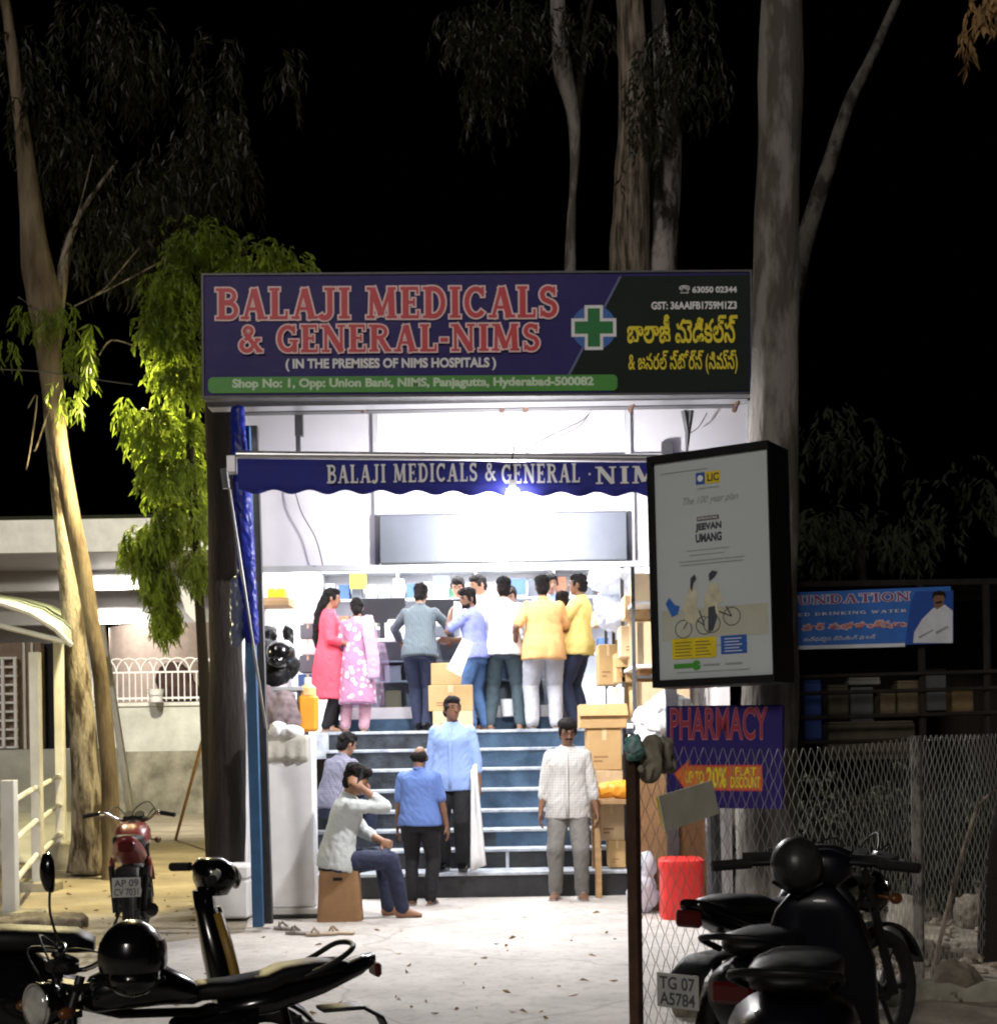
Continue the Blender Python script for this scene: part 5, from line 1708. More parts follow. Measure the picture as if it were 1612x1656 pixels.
for px, py, rx, ry, n in ((215, 880, 26, 36, 70), (250, 860, 45, 35, 110), (258, 935, 26, 45, 110), (266, 990, 20, 40, 90), (318, 905, 26, 40, 60), (240, 900, 20, 60, 60)):
    lv.lobe(P(px, py, 15.0), (M(rx * .8, 15), .3, M(ry * .8, 15)), int(n * 1.25), .095, .010, .55, .28, 12)
for px, py, L_ in ((205, 640, .5), (215, 655, .55), (232, 660, .62), (196, 668, .4), (150, 520, .4)):
    p0 = P(px, py, 15.0)
    for _ in range(4):
        lv.twig(p0, V((lv.r.uniform(-.3, .3), lv.r.uniform(-.3, .3), -.2)), L_ * .7, 9, .15, .016, .5)
lv.mb.xf(off)
lv.build('leaf', t)

# pair of pale stems at the yard
t = thing('yard_tree', 'twin-stemmed eucalyptus with lit lower trunks in the yard', 'tree', (P(178, 1412, 17).x, 17, 0))
off = Matrix.Translation(-V(t.location))
trunk_mesh([(188, 1425, 17, 52), (182, 1385, 17, 32), (176, 1250, 17, 25), (163, 1100, 17, 25), (148, 1000, 17, 25), (122, 860, 17, 28), (108, 790, 17, 27), (92, 690, 17, 30), (80, 580, 17, 40), (70, 490, 17, 54), (60, 430, 17, 50), (50, 340, 17, 38), (40, 240, 17, 28), (26, 130, 17, 20), (8, 0, 17, 16), (-20, -140, 17, 10)], 18, .16).xf(off).build('trunk', 'barkwarmdk', t, smooth='all')
trunk_mesh([(138, 1412, 17.5, 62), (140, 1360, 17.5, 48), (138, 1250, 17.5, 45), (126, 1100, 17.5, 40), (118, 1000, 17.5, 37), (108, 900, 17.5, 30), (98, 820, 17.5, 27), (88, 700, 17.3, 28), (82, 590, 17.2, 34), (86, 520, 17.1, 30), (98, 460, 17.1, 22), (112, 390, 17.2, 12), (140, 330, 17.3, 7), (190, 260, 17.4, 4)], 18, .16, 4).xf(off).build('stem', 'barkwarm', t, smooth='all')
for pts in ([(120, 495), (165, 470), (200, 430), (225, 400)], [(150, 480), (200, 455), (265, 420), (300, 400)], [(150, 250), (130, 330), (100, 430)], [(45, 660), (60, 640), (50, 720), (42, 760)], [(80, 660), (60, 720), (55, 730)], [(160, 575), (180, 550), (220, 560)], [(30, 480), (90, 520), (110, 530)]):
    MB().tube(curve_pts([P(a, b, 16.8) for a, b in pts], 4), .009, 5).xf(off).build('branch', 'barkrough', t, smooth='all')
lv = Leaves()
for px, py, rx, ry, n in ((128, 560, 20, 26, 26), (138, 590, 10, 24, 10), (112, 640, 10, 24, 12), (60, 500, 36, 20, 20), (10, 560, 10, 20, 6), (100, 505, 22, 18, 14)):
    lv.lobe(P(px, py, 16.6), (M(rx, 16.6), .3, M(ry, 16.6)), n, .13, .012, .6, .35, 8)
lv.mb.xf(off)
lv.build('leaf', t)
lv = Leaves()
for px, py, rx, ry, n in ((40, 90, 60, 60, 40), (90, 190, 70, 60, 60), (230, 60, 60, 40, 30), (225, 110, 50, 50, 40), (350, 190, 45, 70, 70), (360, 90, 40, 40, 20), (130, 250, 50, 60, 50), (270, 300, 60, 50, 90), (215, 350, 60, 50, 80), (320, 260, 55, 60, 80), (380, 250, 30, 40, 25), (150, 390, 40, 30, 26), (240, 400, 40, 40, 60), (460, 105, 18, 30, 10), (150, 20, 60, 30, 30), (420, 400, 40, 16, 14)):
    lv.lobe(P(px, py, 17.5), (M(rx, 17.5), .8, M(ry, 17.5)), n, .17, .016, .6, .7, 10)
lv.mb.xf(off)
lv.build('leafdk', t, 'crown')

def simple_tree(label, stems, bark, lobes=(), leafm='leafdk', loc_px=None, name='tree', cat='tree', L_=.17, w_=.017, droop=.6, tl=.7, seed=0, sub=5):
    base = P(*stems[0][0][:3])
    t = thing(name, label, cat, (base.x, base.y, 0))
    off = Matrix.Translation(-V(t.location))
    for i, st in enumerate(stems):
        trunk_mesh(ground_to(st) if i == 0 else st, 18, .12, seed + i, sub).xf(off).build('trunk' if i == 0 else 'limb', bark if not isinstance(bark, tuple) else bark[i], t, smooth='all')
    if lobes:
        lv = Leaves()
        lv.r = random.Random(seed + 5)
        for px, py, Y, rx, ry, n in lobes:
            lv.lobe(P(px, py, Y), (M(rx, Y), .8, M(ry, Y)), n, L_, w_, droop, tl, 9)
        lv.mb.xf(off)
        lv.build(leafm, t, 'crown')
    return t
simple_tree('dark rough trunk standing right beside the blue entrance post', [[(366, 1392, 13.3, 62), (367, 1300, 13.3, 62), (366, 1100, 13.3, 54), (362, 900, 13.3, 52), (360, 700, 13.3, 54), (358, 560, 13.3, 50), (356, 470, 13.3, 44)]], 'barkdark', name='dark_trunk_tree')
simple_tree('pale patchy eucalyptus trunk carrying the advertising box', [[(1238, 1480, 11, 106), (1240, 1350, 11, 100), (1244, 1150, 11, 92), (1248, 900, 11, 84), (1250, 700, 11, 78), (1254, 450, 11, 74), (1260, 220, 11, 70), (1265, 0, 11, 66), (1272, -150, 11, 62)]], 'barkpale', name='eucalyptus_tree', seed=3)
simple_tree('tall forked eucalyptus rising behind the shop sign', [[(1016, 470, 22, 66), (1018, 400, 22, 64), (1022, 300, 22, 58), (1026, 200, 22, 54), (1024, 100, 22, 48), (1018, 0, 22, 42), (1010, -120, 22, 36)],
            [(1060, 470, 22.4, 60), (1072, 350, 22.4, 52), (1080, 250, 22.4, 44), (1078, 160, 22.4, 36), (1068, 60, 22.4, 26), (1060, -60, 22.4, 18)]], ('barkrough', 'barkwhite'),
            [(1110, 40, 21.5, 60, 60, 40), (1130, 120, 21.5, 50, 50, 30), (1090, 130, 21.3, 40, 50, 26), (1040, 210, 21.4, 22, 50, 26), (1050, 120, 21.3, 26, 60, 30)], name='eucalyptus_tree', seed=6)
simple_tree('slender pale tree trunk left bare behind the middle of the shop sign', [[(922, 470, 24, 20), (922, 400, 24, 18), (926, 320, 24, 11), (930, 250, 24, 16), (926, 180, 24, 22), (910, 110, 24, 32), (904, 40, 24, 26), (898, -60, 24, 22)], [(930, 210, 24, 14), (940, 120, 24, 16), (945, 60, 24, 10), (960, -20, 24, 6)]], ('barkpale', 'barkdark'),
            [(760, 40, 23.5, 60, 50, 70), (790, 110, 23.5, 50, 50, 60), (820, 60, 23.5, 50, 60, 60), (850, 20, 23.5, 70, 30, 60), (780, 170, 23.5, 20, 36, 16), (950, 30, 23.5, 40, 40, 30)], name='slender_tree', seed=9)
simple_tree('leaning mottled tree limb reaching up behind the pale trunk', [[(1255, 620, 14, 36), (1290, 430, 14, 32), (1312, 350, 14, 28), (1342, 260, 14, 24), (1372, 170, 14, 20), (1410, 90, 14, 16), (1450, 0, 14, 13), (1490, -90, 14, 10)]], 'barkmottle', name='leaning_tree', seed=12)
simple_tree('dark gnarled trunk at the far edge of the rubble', [[(1612, 1560, 10.0, 60), (1606, 1480, 10, 44), (1612, 1400, 10, 40), (1640, 1250, 10, 36), (1680, 1000, 10, 30), (1680, 200, 10, 26), (1630, -40, 10, 16)]], 'barkdark', [(1600, -6, 10, 40, 28, 30)], 'leafbrown', name='edge_tree', seed=15, L_=.10, w_=.012, droop=.8, tl=.22)  # brown light on this crown is put into its leaf colour
simple_tree('thin bare sapling stem bending over the rubble by the fence', [[(1500, 1600, 9.3, 7), (1530, 1480, 9.3, 7), (1556, 1380, 9.3, 6), (1580, 1310, 9.3, 5), (1600, 1285, 9.3, 4), (1625, 1275, 9.3, 3)]], 'barkrough', name='sapling', cat='sapling', seed=2)
# dark growth right of the trunk
t = thing('dark_bush', 'dark leafy bush mass behind the water banner', 'bush', (P(1420, 900, 19).x, 19, 0))
off = Matrix.Translation(-V(t.location))
lv = Leaves()
for px, py, rx, ry, n in ((1330, 690, 50, 60, 20), (1400, 720, 80, 60, 20), (1330, 860, 60, 60, 70), (1450, 860, 90, 60, 50), (1560, 800, 70, 80, 26), (1350, 1000, 70, 60, 60)):
    lv.lobe(P(px, py, 19), (M(rx, 19), .8, M(ry, 19)), n, .16, .025, .3, .5, 9)
lv.mb.xf(off)
lv.build('hedge', t, 'foliage')
trunk_mesh([(1400, 1389, 19, 20), (1400, 1100, 19, 18), (1390, 850, 19, 12)], 10).xf(off).build('trunk', 'barkdark', t)
t = thing('hedge', 'low dark hedge behind the chain link fence', 'hedge', (P(1450, 1300, 12.5).x, 12.5, 0))
off = Matrix.Translation(-V(t.location))
lv = Leaves()
for k in range(9):
    px = 1310 + 42 * k
    lv.lobe(P(px, 1340 + 10 * (k % 3), 12.5), (M(50, 12.5), .4, M(110, 12.5)), 130, .09, .018, .2, .3, 8)
lv.mb.xf(off)
lv.build('hedge', t, 'foliage')

# ================================================================== HOSPITAL YARD (left)
hb = thing('hospital_building', 'white hospital block with a lit entrance canopy beyond the yard', 'building', (-14, 38, 0))
def hp_(name, mb, m, parent=hb, **k):
    o = mb.xf(Matrix.Translation(-V(hb.location))).build(name, m, parent, **k)
    return o
YC = 36.0
a = P(-400, 893, YC)
b = P(352, 893, YC)
zt_, zs_ = P(100, 840, YC).z, P(100, 893, YC).z
hp_('canopy_fascia', MB().box(a.x, b.x, YC, YC + .3, zs_, zt_), 'offwhite')
hp_('canopy_roof', MB().box(a.x, b.x, YC + .302, 44, zt_ - .1, zt_), 'plaster')
hp_('parapet_growth', MB().box(a.x, b.x, YC + 1, YC + 1.3, zt_ + .002, zt_ + .25), 'hedge')
hp_('soffit', MB().box(a.x, b.x, YC + .302, 44, zs_ + .02, zs_ + .1), 'soffit')
zd = P(100, 1005, 40).z
hp_('drop_beam', MB().box(a.x, b.x, 40, 40.3, P(100, 955, 40).z, zs_ + .018), 'soffit')
hp_('inner_beam', MB().box(a.x, b.x, 43, 43.3, P(100, 1010, 43).z, zs_ + .018), 'soffit')
hp_('rear_wall', MB().box(a.x, b.x + 4, 46, 46.3, 0, zs_ + .5), K['offwhite'] if False else 'soffit')
hp_('dark_opening', MB().box(P(172, 1020, 45.9).x, P(270, 1020, 45.9).x, 45.85, 45.99, .2, P(200, 1012, 45.9).z), 'black')
cw = MB()
c0 = P(300, 1060, 42)
pts = [V((c0.x + 2.4 * math.cos(R(q)), 43 + 2.2 * math.sin(R(q)), 0)) for q in range(180, 361, 12)]
cw.add([p + V((0, 0, z)) for p in pts for z in (.1, P(300, 1012, 42).z)], [(2 * i, 2 * i + 1, 2 * i + 3, 2 * i + 2) for i in range(len(pts) - 1)])
hp_('curved_wall', cw, mat('reddish_wall', (.34, .27, .24), .8), smooth='all', fix=False)
hp_('canopy_fin', MB().prism([(P(287, 945, 34).x, P(287, 945, 34).z), (P(300, 950, 34).x, P(300, 950, 34).z), (P(326, 992, 34).x, P(326, 992, 34).z), (P(326, 1016, 34).x, P(326, 1016, 34).z), (P(300, 990, 34).x, P(300, 990, 34).z)], 34, 34.4), 'offwhite')
for i, (px, py, Yl) in enumerate(((178, 941, 39.9), (186, 994, 42.9))):
    p_ = P(px, py, Yl)
    t = thing('ceiling_lamp', ('bright white ceiling lamp nearer the front edge of the hospital canopy', 'bright white ceiling lamp deeper and lower under the hospital canopy')[i], 'lamp', p_)
    MB().cbox(-.32, .32, -.06, -.002, -.05, .05, .01).build('diffuser', emit('canopy_lamp_glow', (1, .97, .9), 7), t)
    MB().box(-.36, .36, -.03, 0, .052, .08).build('housing', 'white', t)
    lamp('canopy_light', 'AREA', p_ + V((0, -.4, -.12)), 230, (1, .95, .85), (R(35), 0, 0), shape='RECTANGLE', size=1.2, size_y=.5)
# boundary wall with arched railing
YW = 32.0
wl = thing('boundary_wall', 'weathered low wall with stained stone base below the arched railing', 'wall', (P(260, 1300, YW).x, YW, 0))
wx0, wx1 = P(150, 1300, YW).x, P(400, 1300, YW).x
off = Matrix.Translation(-V(wl.location))
MB().box(wx0, wx1, YW, YW + .3, P(260, 1215, YW).z, P(260, 1142, YW).z).xf(off).build('painted_top', 'plaster', wl)
MB().box(wx0, wx1, YW - .05, YW + .3, -.1, P(260, 1215, YW).z - .002).xf(off).build('stone_base', 'stonewall', wl)
MB().box(wx0, wx1, YW - .04, YW + .34, P(260, 1142, YW).z + .002, P(260, 1136, YW).z).xf(off).build('coping', 'offwhite', wl)
rl = thing('arched_railing', 'white railing with overlapping arches on top of the weathered wall', 'railing', (P(260, 1136, YW).x, YW, P(260, 1136, YW).z))
off = Matrix.Translation(-V(rl.location))
zr0, zr1, zr2 = P(260, 1134, YW).z, P(260, 1088, YW).z, P(260, 1064, YW).z
ra = MB()
ra.box(wx0, wx1, YW + .1, YW + .14, zr0 + .05, zr0 + .09).box(wx0, wx1, YW + .1, YW + .14, zr1, zr1 + .035)
ra.xf(off).build('rail', 'white', rl)
ra = MB()
x = wx0
while x < wx1:
    ra.box(x, x + .022, YW + .105, YW + .13, zr0, zr1)
    x += .135
ra.xf(off).build('bar', 'white', rl)
ra = MB()
x = wx0
k = 0
while x < wx1:
    w = .27
    ra.tube([V((x + w + w * math.cos(R(q)) * 1.0, YW + .09 + .05 * (k % 2), zr1 + (zr2 - zr1) * math.sin(R(q)))) for q in range(0, 181, 15)], .016, 6)
    x += w
    k += 1
ra.xf(off).build('arch', 'white', rl)
p_ = P(256, 1140, 31.9)
t = thing('white_bucket', 'gleaming white bucket on the wall below the arched railing', 'bucket', (p_.x, 31.7, P(256, 1136, YW).z))
MB().loft([(V((0, 0, 0)), V((.13, 0, 0)), V((0, .13, 0))), (V((0, 0, .26)), V((.17, 0, 0)), V((0, .17, 0))), (V((0, 0, .28)), V((.18, 0, 0)), V((0, .18, 0)))], 20).build('body', 'white', t, smooth=True)
MB().tube([(.17 * math.cos(R(q)), -.16, .26 - .12 * math.sin(R(q))) for q in range(0, 181, 20)], .006, 5).build('handle', 'alu', t)
p_ = P(288, 1110, 34)
lump('yard_bush', [(P(283, 1105, 34), (.4, .3, .5)), (P(300, 1120, 34), (.3, .3, .3))], mat('dark_maroon_cover', (.06, .03, .03), .8), 'dark covered mound behind the arched railing', 'mound', .06, .1, (3, 3, 3), 4)
t = thing('leaning_stick', 'thin brown stick leaning against the dark trunk', 'stick', G(284, 1358))
MB().tube([V((0, 0, 0)), P(336, 1165, 18.5) - V(t.location)], .025, 7).build('shaft', 'wood', t)
g = P(212, 1300, 24)
t = thing('leaning_pole', 'pale grey pole leaning behind the twin-stemmed tree', 'pole', (g.x, 24, 0))
MB().tube([V((.05, 0, 0)), P(165, 1010, 24) - V(t.location)], [.075, .05], 8).build('shaft', 'offwhite', t)
MB().tube([P(160, 1075, 23.8) - V(t.location), P(165, 1055, 23.8) - V(t.location), P(170, 1100, 23.8) - V(t.location)], .05, 8).build('meter_box', 'grey', t)
# tiled guard room with white grille
gr = thing('guard_room', 'brown tiled room with a white barred window at the frame edge', 'building', (P(30, 1215, 24).x, 24, 0))
off = Matrix.Translation(-V(gr.location))
zg0, zg1 = P(30, 1212, 24).z, P(30, 1040, 24).z
MB().box(P(-120, 1200, 24).x, P(68, 1200, 24).x, 24, 26, zg0, zg1).xf(off).build('wall', 'brick', gr)
MB().box(P(66, 1200, 24.2).x + .06, P(112, 1200, 24.2).x, 24.2, 24.5, zg0, zg1).xf(off).build('dark_doorway', 'black', gr)
MB().box(P(-120, 1300, 23.6).x, P(125, 1300, 23.6).x, 23.6, 26.2, 0, zg0 - .004).xf(off).build('plinth', 'plaster', gr)
gm = MB()
a, b = P(-60, 1210, 23.9), P(27, 1064, 23.9)
for k in range(11):
    z = a.z + (b.z - a.z) * k / 10
    gm.box(a.x, b.x, 23.9, 23.93, z - .018, z + .018)
for x in (a.x, (a.x + b.x) / 2 + .2, b.x - .05):
    gm.box(x, x + .05, 23.865, 23.898, a.z, b.z)
gm.xf(off).build('window_grille', 'white', gr)
gm = MB()
for px in (37, 50):
    x = P(px, 1100, 23.95).x
    gm.box(x, x + .04, 23.95, 23.99, zg0, zg1)
gm.xf(off).build('tile_trim', 'offwhite', gr)
# ramp, shelter roof and white railing
struct(MB().add([G(-200, 1400), G(110, 1392), V((P(130, 1300, 22).x, 22, .55)), V((P(-300, 1300, 22).x, 22, .55)), G(-200, 1400) - V((0, 0, .3)), G(110, 1392) - V((0, 0, .3))], [(0, 1, 2, 3), (0, 4, 5, 1)]).build('ramp', 'plaster', fix=False))
sh_ = thing('ramp_shelter', 'curved pale green polycarbonate roof on white posts over the ramp', 'shelter', (P(60, 1400, 16).x, 16, 0))
off = Matrix.Translation(-V(sh_.location))
vs, fs = [], []
prof = [(-330, 1010), (-230, 975), (-120, 962), (0, 968), (50, 985), (90, 1010), (116, 1036)]
prof2 = [(-330, 1000), (-230, 965), (-120, 950), (0, 955), (50, 963), (85, 972), (112, 985)]
for (a, b), (c, d) in zip(prof, prof2):
    vs += [P(a, b + 8, 15.6), P(c, d + 8, 19.0)]
for i in range(len(prof) - 1):
    fs.append((2 * i, 2 * i + 1, 2 * i + 3, 2 * i + 2))
MB().add(vs, fs).xf(off).build('roof', 'polyc', sh_, smooth='all', fix=False).modifiers.new('s', 'SOLIDIFY').thickness = .012
for rib in ([v for v in vs[0::2]], [v - V((0, 0, .03)) for v in vs[1::2]], [P(0, 1012, 15.7), P(113, 1040, 15.7)]):
    MB().tube(rib, .03, 6).xf(off).build('roof_rib', 'offwhite', sh_)
for px, py, Y, top in ((18, 1480, 13.0, 1262), (62, 1420, 15.8, 1055), (100, 1392, 18.4, 1034)):
    a = G(px, py)
    a = V((P(px, py, Y).x, Y, 0))
    w = .06 if Y < 14 else .055
    MB().cbox(a.x - w, a.x + w, Y - w, Y + w, 0, P(px, top, Y).z, .006).xf(off).build('post', 'offwhite', sh_)
for px, Y, s_ in ((18, 13.0, .2), (62, 15.8, .17), (100, 18.4, .16)):
    x = P(px, 1400, Y).x
    MB().cbox(x - s_, x + s_ + .05, Y - s_, Y + s_, -.1, .34 if Y > 18 else .1, .02).xf(off).build('footing', 'stonewall', sh_)
rlm = MB()
def postx(Y):
    pts = ((11.5, P(18, 1400, 13.0).x + .7), (13.0, P(18, 1400, 13.0).x), (15.8, P(62, 1400, 15.8).x), (18.4, P(100, 1400, 18.4).x))
    for (a, xa_), (b, xb_) in zip(pts, pts[1:]):
        if Y <= b:
            return xa_ + (xb_ - xa_) * (Y - a) / (b - a)
    return pts[-1][1]
for z in (.35, .72, 1.08):
    rlm.tube([V((postx(13.0) - .0, 13.07, z)), V((postx(15.8), 15.75, z + .04))], .028, 7)
    rlm.tube([V((postx(15.8), 15.86, z + .04)), V((postx(18.4), 18.34, z + .10))], .028, 7)
rlm.xf(off).build('ramp_rail', 'offwhite', sh_)
for i, (px, py, sx, sy) in enumerate(((70, 1505, 60, 14), (20, 1510, 50, 12))):
    g = G(px, py)
    t = tag(mesh_obj('kerb_stone', remesh(MB().cbox(-M(sx, 12), M(sx, 12), 0, .3, -.05, .1, .02), .03, 3, .03, (4, 4, 4), i), 'rock', None), ('rough kerb stone edging the dirt yard by the front mirror', 'rough kerb stone nearest the white railing post')[i], 'kerb stone')
    t.location = g
t = tag(MB().tube(curve_pts([P(-40, 596, 15), P(60, 600, 15), P(130, 610, 15), P(215, 622, 15)]), .006, 5).build('overhead_cable', 'greyd', None), 'thin dark cable strung between the yard tree and the green tree', 'cable')
# the warm lamp of the yard and its lit tree, then two added fill lamps
lamp('yard_street_lamp', 'SPOT', P(228, 590, 16.6), 2500, (1, .83, .42), (R(-14), 0, 0), shadow_soft_size=.15, spot_size=R(150), spot_blend=.5)
lamp('yard_frond_fill', 'POINT', P(120, 1020, 13.4), 75, (1, .88, .5), shadow_soft_size=.12)  # unseen fill, added to brighten the lower fronds from the front
lamp('yard_wall_fill', 'SPOT', P(230, 700, 26), 3600, (1, .92, .72), (R(50), 0, 0), shadow_soft_size=.2, spot_size=R(160), spot_blend=.5)  # unseen fill, added to brighten the boundary wall and canopy fascia

# ================================================================== FENCE
F0, F1 = V((P(1014, 1190, 6.0).x, 6.0, 0)), V((P(1494, 1400, 8.97).x, 8.97, 0))
fdir = (F1 - F0).normalized()
fence = thing('chain_link_fence', 'sagging chain link fence on a rusty post and a grey post', 'fence', F0, math.atan2(fdir.y, fdir.x))
FL = (F1 - F0).length
mh = MB()
pitch, wz = .050, .055
nw = int((FL + 1.6) / pitch)
rr_ = random.Random(4)
fenz = lambda x: 1.60 - .05 * math.sin(math.pi * max(0, min(1, x / FL))) 
def sagx(x, z):
    return V((x + .012 * math.sin(z * 5 + x * 3), .03 * math.sin(x * 2.1) * math.sin(z * 2), z * fenz(x) / 1.6))
nz_ = int(1.58 / wz)
for i in range(nw):
    pts = []
    for k in range(nz_ + 1):
        sgn = 1 if ((k + i) % 2) else -1
        x = i * pitch + .02 + sgn * (pitch * .5)
        p_ = sagx(x, .02 + k * wz)
        p_.y += .003 * (1 if (k + i) % 2 else -1)
        pts.append(p_)
    mh.tube(pts, .0017, 4, cap=False)
mh.build('wire_mesh', 'galv', fence, smooth='all', fix=False)
MB().cbox(-.023, .023, -.046, .0, -.1, 1.60, .004).build('post', 'rust', fence)
MB().cbox(FL - .028, FL + .028, .012, .068, -.1, 1.56, .008).build('post', 'postdk', fence)
def fence_pt(px, py, dy=-.06):
    n = V((fdir.y, -fdir.x, 0))
    r_ = ray(px, py)
    o_ = F0 - fdir.cross(V((0, 0, 1))) * 0 + V((0, 0, 0))
    nn = V((-fdir.y, fdir.x, 0))
    t_ = (F0 + nn * dy - V((0, 0, CAMH))).dot(nn) / r_.dot(nn)
    return V((0, 0, CAMH)) + r_ * t_
mb = MB()
mb.add([fence_pt(*q) for q in ((1063, 1288), (1150, 1262), (1161, 1316), (1074, 1346))], [(0, 1, 2, 3)])
o = mb.build('cardboard_sheet', mat('worn_card_sheet', (.66, .64, .52), .9, var=.15, scale=6), None, fix=False)
o.modifiers.new('s', 'SOLIDIFY').thickness = .006
tag(o, 'pale crumpled card sheet hooked on the fence in front of the pharmacy board', 'card')
o = MB().add([fence_pt(*q, -.05) for q in ((1060, 1290), (1066, 1288), (1078, 1347), (1070, 1336))], [(0, 1, 2, 3)]).build('yellow_strip', 'plasticye', None, fix=False)
o.modifiers.new('s', 'SOLIDIFY').thickness = .005
tag(o, 'yellow strip along the edge of the hooked card sheet', 'strip')
mb = MB()
out_ = ((1034, 1244), (1046, 1222), (1050, 1198), (1066, 1194), (1082, 1202), (1080, 1226), (1084, 1240), (1072, 1250), (1066, 1240), (1056, 1242), (1050, 1257))
fr1, fr2 = [fence_pt(*q, -.075) for q in out_], [fence_pt(*q, -.035) for q in out_]
n_o = len(out_)
mb.add(fr1 + fr2, [tuple(range(n_o)), tuple(range(n_o, 2 * n_o))[::-1]] + [(i, (i + 1) % n_o, n_o + (i + 1) % n_o, n_o + i) for i in range(n_o)])
tag(mesh_obj('rag', remesh(mb, .009, 2, .03, (12, 12, 5), 3), mat('dusty_rag', (.26, .235, .18), .9, var=.3, scale=10), None), 'dusty brown rag snagged on the top of the fence beside the rusty post', 'rag')
mb = MB()
for q, r_ in (((1022, 1205), .03), ((1026, 1218), .03), ((1030, 1198), .022)):
    mb.ell(fence_pt(*q), (r_, .03, r_))
tag(mesh_obj('plastic_scrap', remesh(mb, .008, 2, .02, (20, 20, 20), 6), mat('teal_white_plastic', (.5, .6, .6), .4, var=.3, scale=20, col2=(.03, .35, .33)), None), 'teal and white plastic scrap caught at the top of the rusty fence post', 'plastic scrap')
# rubble side
t = lump('white_sack', [(G(1460, 1535) + V((0, 0, .16)), (.12, .13, .17)), (G(1464, 1535) + V((0, 0, .30)), (.12, .12, .10))], 'sack', 'dusty white block standing against the fence on the rubble', 'block', .02, .03, (6, 6, 6), 3)
for i, (px, py, sx, lb_) in enumerate(((1540, 1618, .16, 'dark rock lying by the grey fence post'), (1130, 1640, .14, 'brown brick lump on the ground under the number plate'), (1500, 1560, .1, 'small rock on the rubble near the white block'), (1560, 1600, .08, 'small pale stone beside the dark rock'), (1590, 1500, .2, 'broken stone in front of the far kerb'))):
    g = G(px, py)
    mb = MB().ell(g + V((0, 0, sx * .5)), (sx, sx * .8, sx * .7))
    tag(mesh_obj('rock', remesh(mb, .02, 1, .06, (5, 5, 5), i), 'rock' if i != 3 else 'sack', None), lb_, 'rock')
kb = tag(MB().cbox(0, 6, 0, .3, 0, .22, .03).build('stone_kerb', 'stonewall', None), 'low stone kerb across the back of the rubble patch', 'kerb')
kb.location = G(1400, 1475)
kb.rotation_euler = (0, 0, R(-4))
kb = tag(MB().cbox(0, 5, 0, .25, -.05, .12, .03).build('stone_kerb', 'stonewall', None), 'concrete kerb running along the street edge of the rubble', 'kerb')
kb.location = V((P(1440, 1640, 8.3).x, 8.35, 0))
kb.rotation_euler = (0, 0, R(10))
rd = random.Random(21)
rb = MB()
for _ in range(420):
    x, y_ = rd.uniform(2.2, 5.5), rd.uniform(8.4, 12)
    sz = rd.uniform(.015, .05)
    rb.ell(V((x, y_, .03)), (sz, sz * rd.uniform(.5, 1), sz * .6), Matrix.Rotation(rd.uniform(0, 6), 3, 'Z'), 6, 4)
o = rb.build('gravel', 'rubble', None)
o['kind'] = 'stuff'

rd = random.Random(33)
lt = Leaves()
for _ in range(150):
    q = G(rd.uniform(20, 1010), rd.uniform(1475, 1650)) if rd.random() < .6 else G(rd.uniform(20, 330), rd.uniform(1410, 1520))
    a = rd.uniform(0, 6.28)
    lt.leaf(q + V((0, 0, .012)), V((math.cos(a), math.sin(a), .05)), rd.uniform(.03, .09), rd.uniform(.006, .014))
o = lt.build('leafbrown', None, 'leaf_litter')
o['kind'] = 'stuff'
# ================================================================== KIOSK
kx0, kx1, YK = P(1240, 1000, 15.2).x, P(1612, 1000, 15.2).x + 1.5, 15.1
ki = thing('dark_kiosk', 'unlit timber kiosk with railings behind the water banner', 'kiosk', (kx0, YK, 0))
off = Matrix.Translation(-V(ki.location))
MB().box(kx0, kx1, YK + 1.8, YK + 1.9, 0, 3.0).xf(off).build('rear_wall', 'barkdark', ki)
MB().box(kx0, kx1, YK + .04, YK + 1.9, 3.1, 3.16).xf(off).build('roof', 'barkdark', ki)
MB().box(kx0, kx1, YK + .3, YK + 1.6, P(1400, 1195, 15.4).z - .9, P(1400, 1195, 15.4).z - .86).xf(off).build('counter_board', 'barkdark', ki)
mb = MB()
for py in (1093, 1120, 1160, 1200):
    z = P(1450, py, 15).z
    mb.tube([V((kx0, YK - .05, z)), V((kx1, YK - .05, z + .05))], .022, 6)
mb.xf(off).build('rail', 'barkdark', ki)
for px in (1250, 1492, 1598):
    x = P(px, 1200, YK).x
    MB().tube([V((x, YK, 0)), V((x, YK, 3.1))], .04, 8).xf(off).build('post', 'barkdark', ki)
def kbox(px0, px1, py0, py1, m, lb_, Y=15.5, cat='box', nm='stored_box'):
    a, b = P(px0, py1, Y), P(px1, py0, Y)
    t = thing(nm, lb_, cat, ((a.x + b.x) / 2, Y, a.z))
    w, h = (b.x - a.x) / 2, b.z - a.z
    MB().cbox(-w, w, 0, .3, 0, h, .01).build('body', m, t)
    MB().cbox(-w * .96, w * .96, .01, .29, h + .002, h + .03, .005).build('lid', m, t)
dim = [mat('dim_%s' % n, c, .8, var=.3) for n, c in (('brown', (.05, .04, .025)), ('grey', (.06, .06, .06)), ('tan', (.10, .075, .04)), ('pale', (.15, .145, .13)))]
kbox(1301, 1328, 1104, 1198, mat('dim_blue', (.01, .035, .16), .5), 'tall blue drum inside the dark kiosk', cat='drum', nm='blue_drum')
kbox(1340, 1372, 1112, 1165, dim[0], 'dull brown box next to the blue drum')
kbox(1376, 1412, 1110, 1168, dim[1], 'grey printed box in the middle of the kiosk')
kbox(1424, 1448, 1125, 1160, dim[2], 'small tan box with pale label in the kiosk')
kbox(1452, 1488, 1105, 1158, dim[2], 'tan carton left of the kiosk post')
kbox(1493, 1530, 1085, 1150, dim[1], 'grey bundle behind the kiosk post')
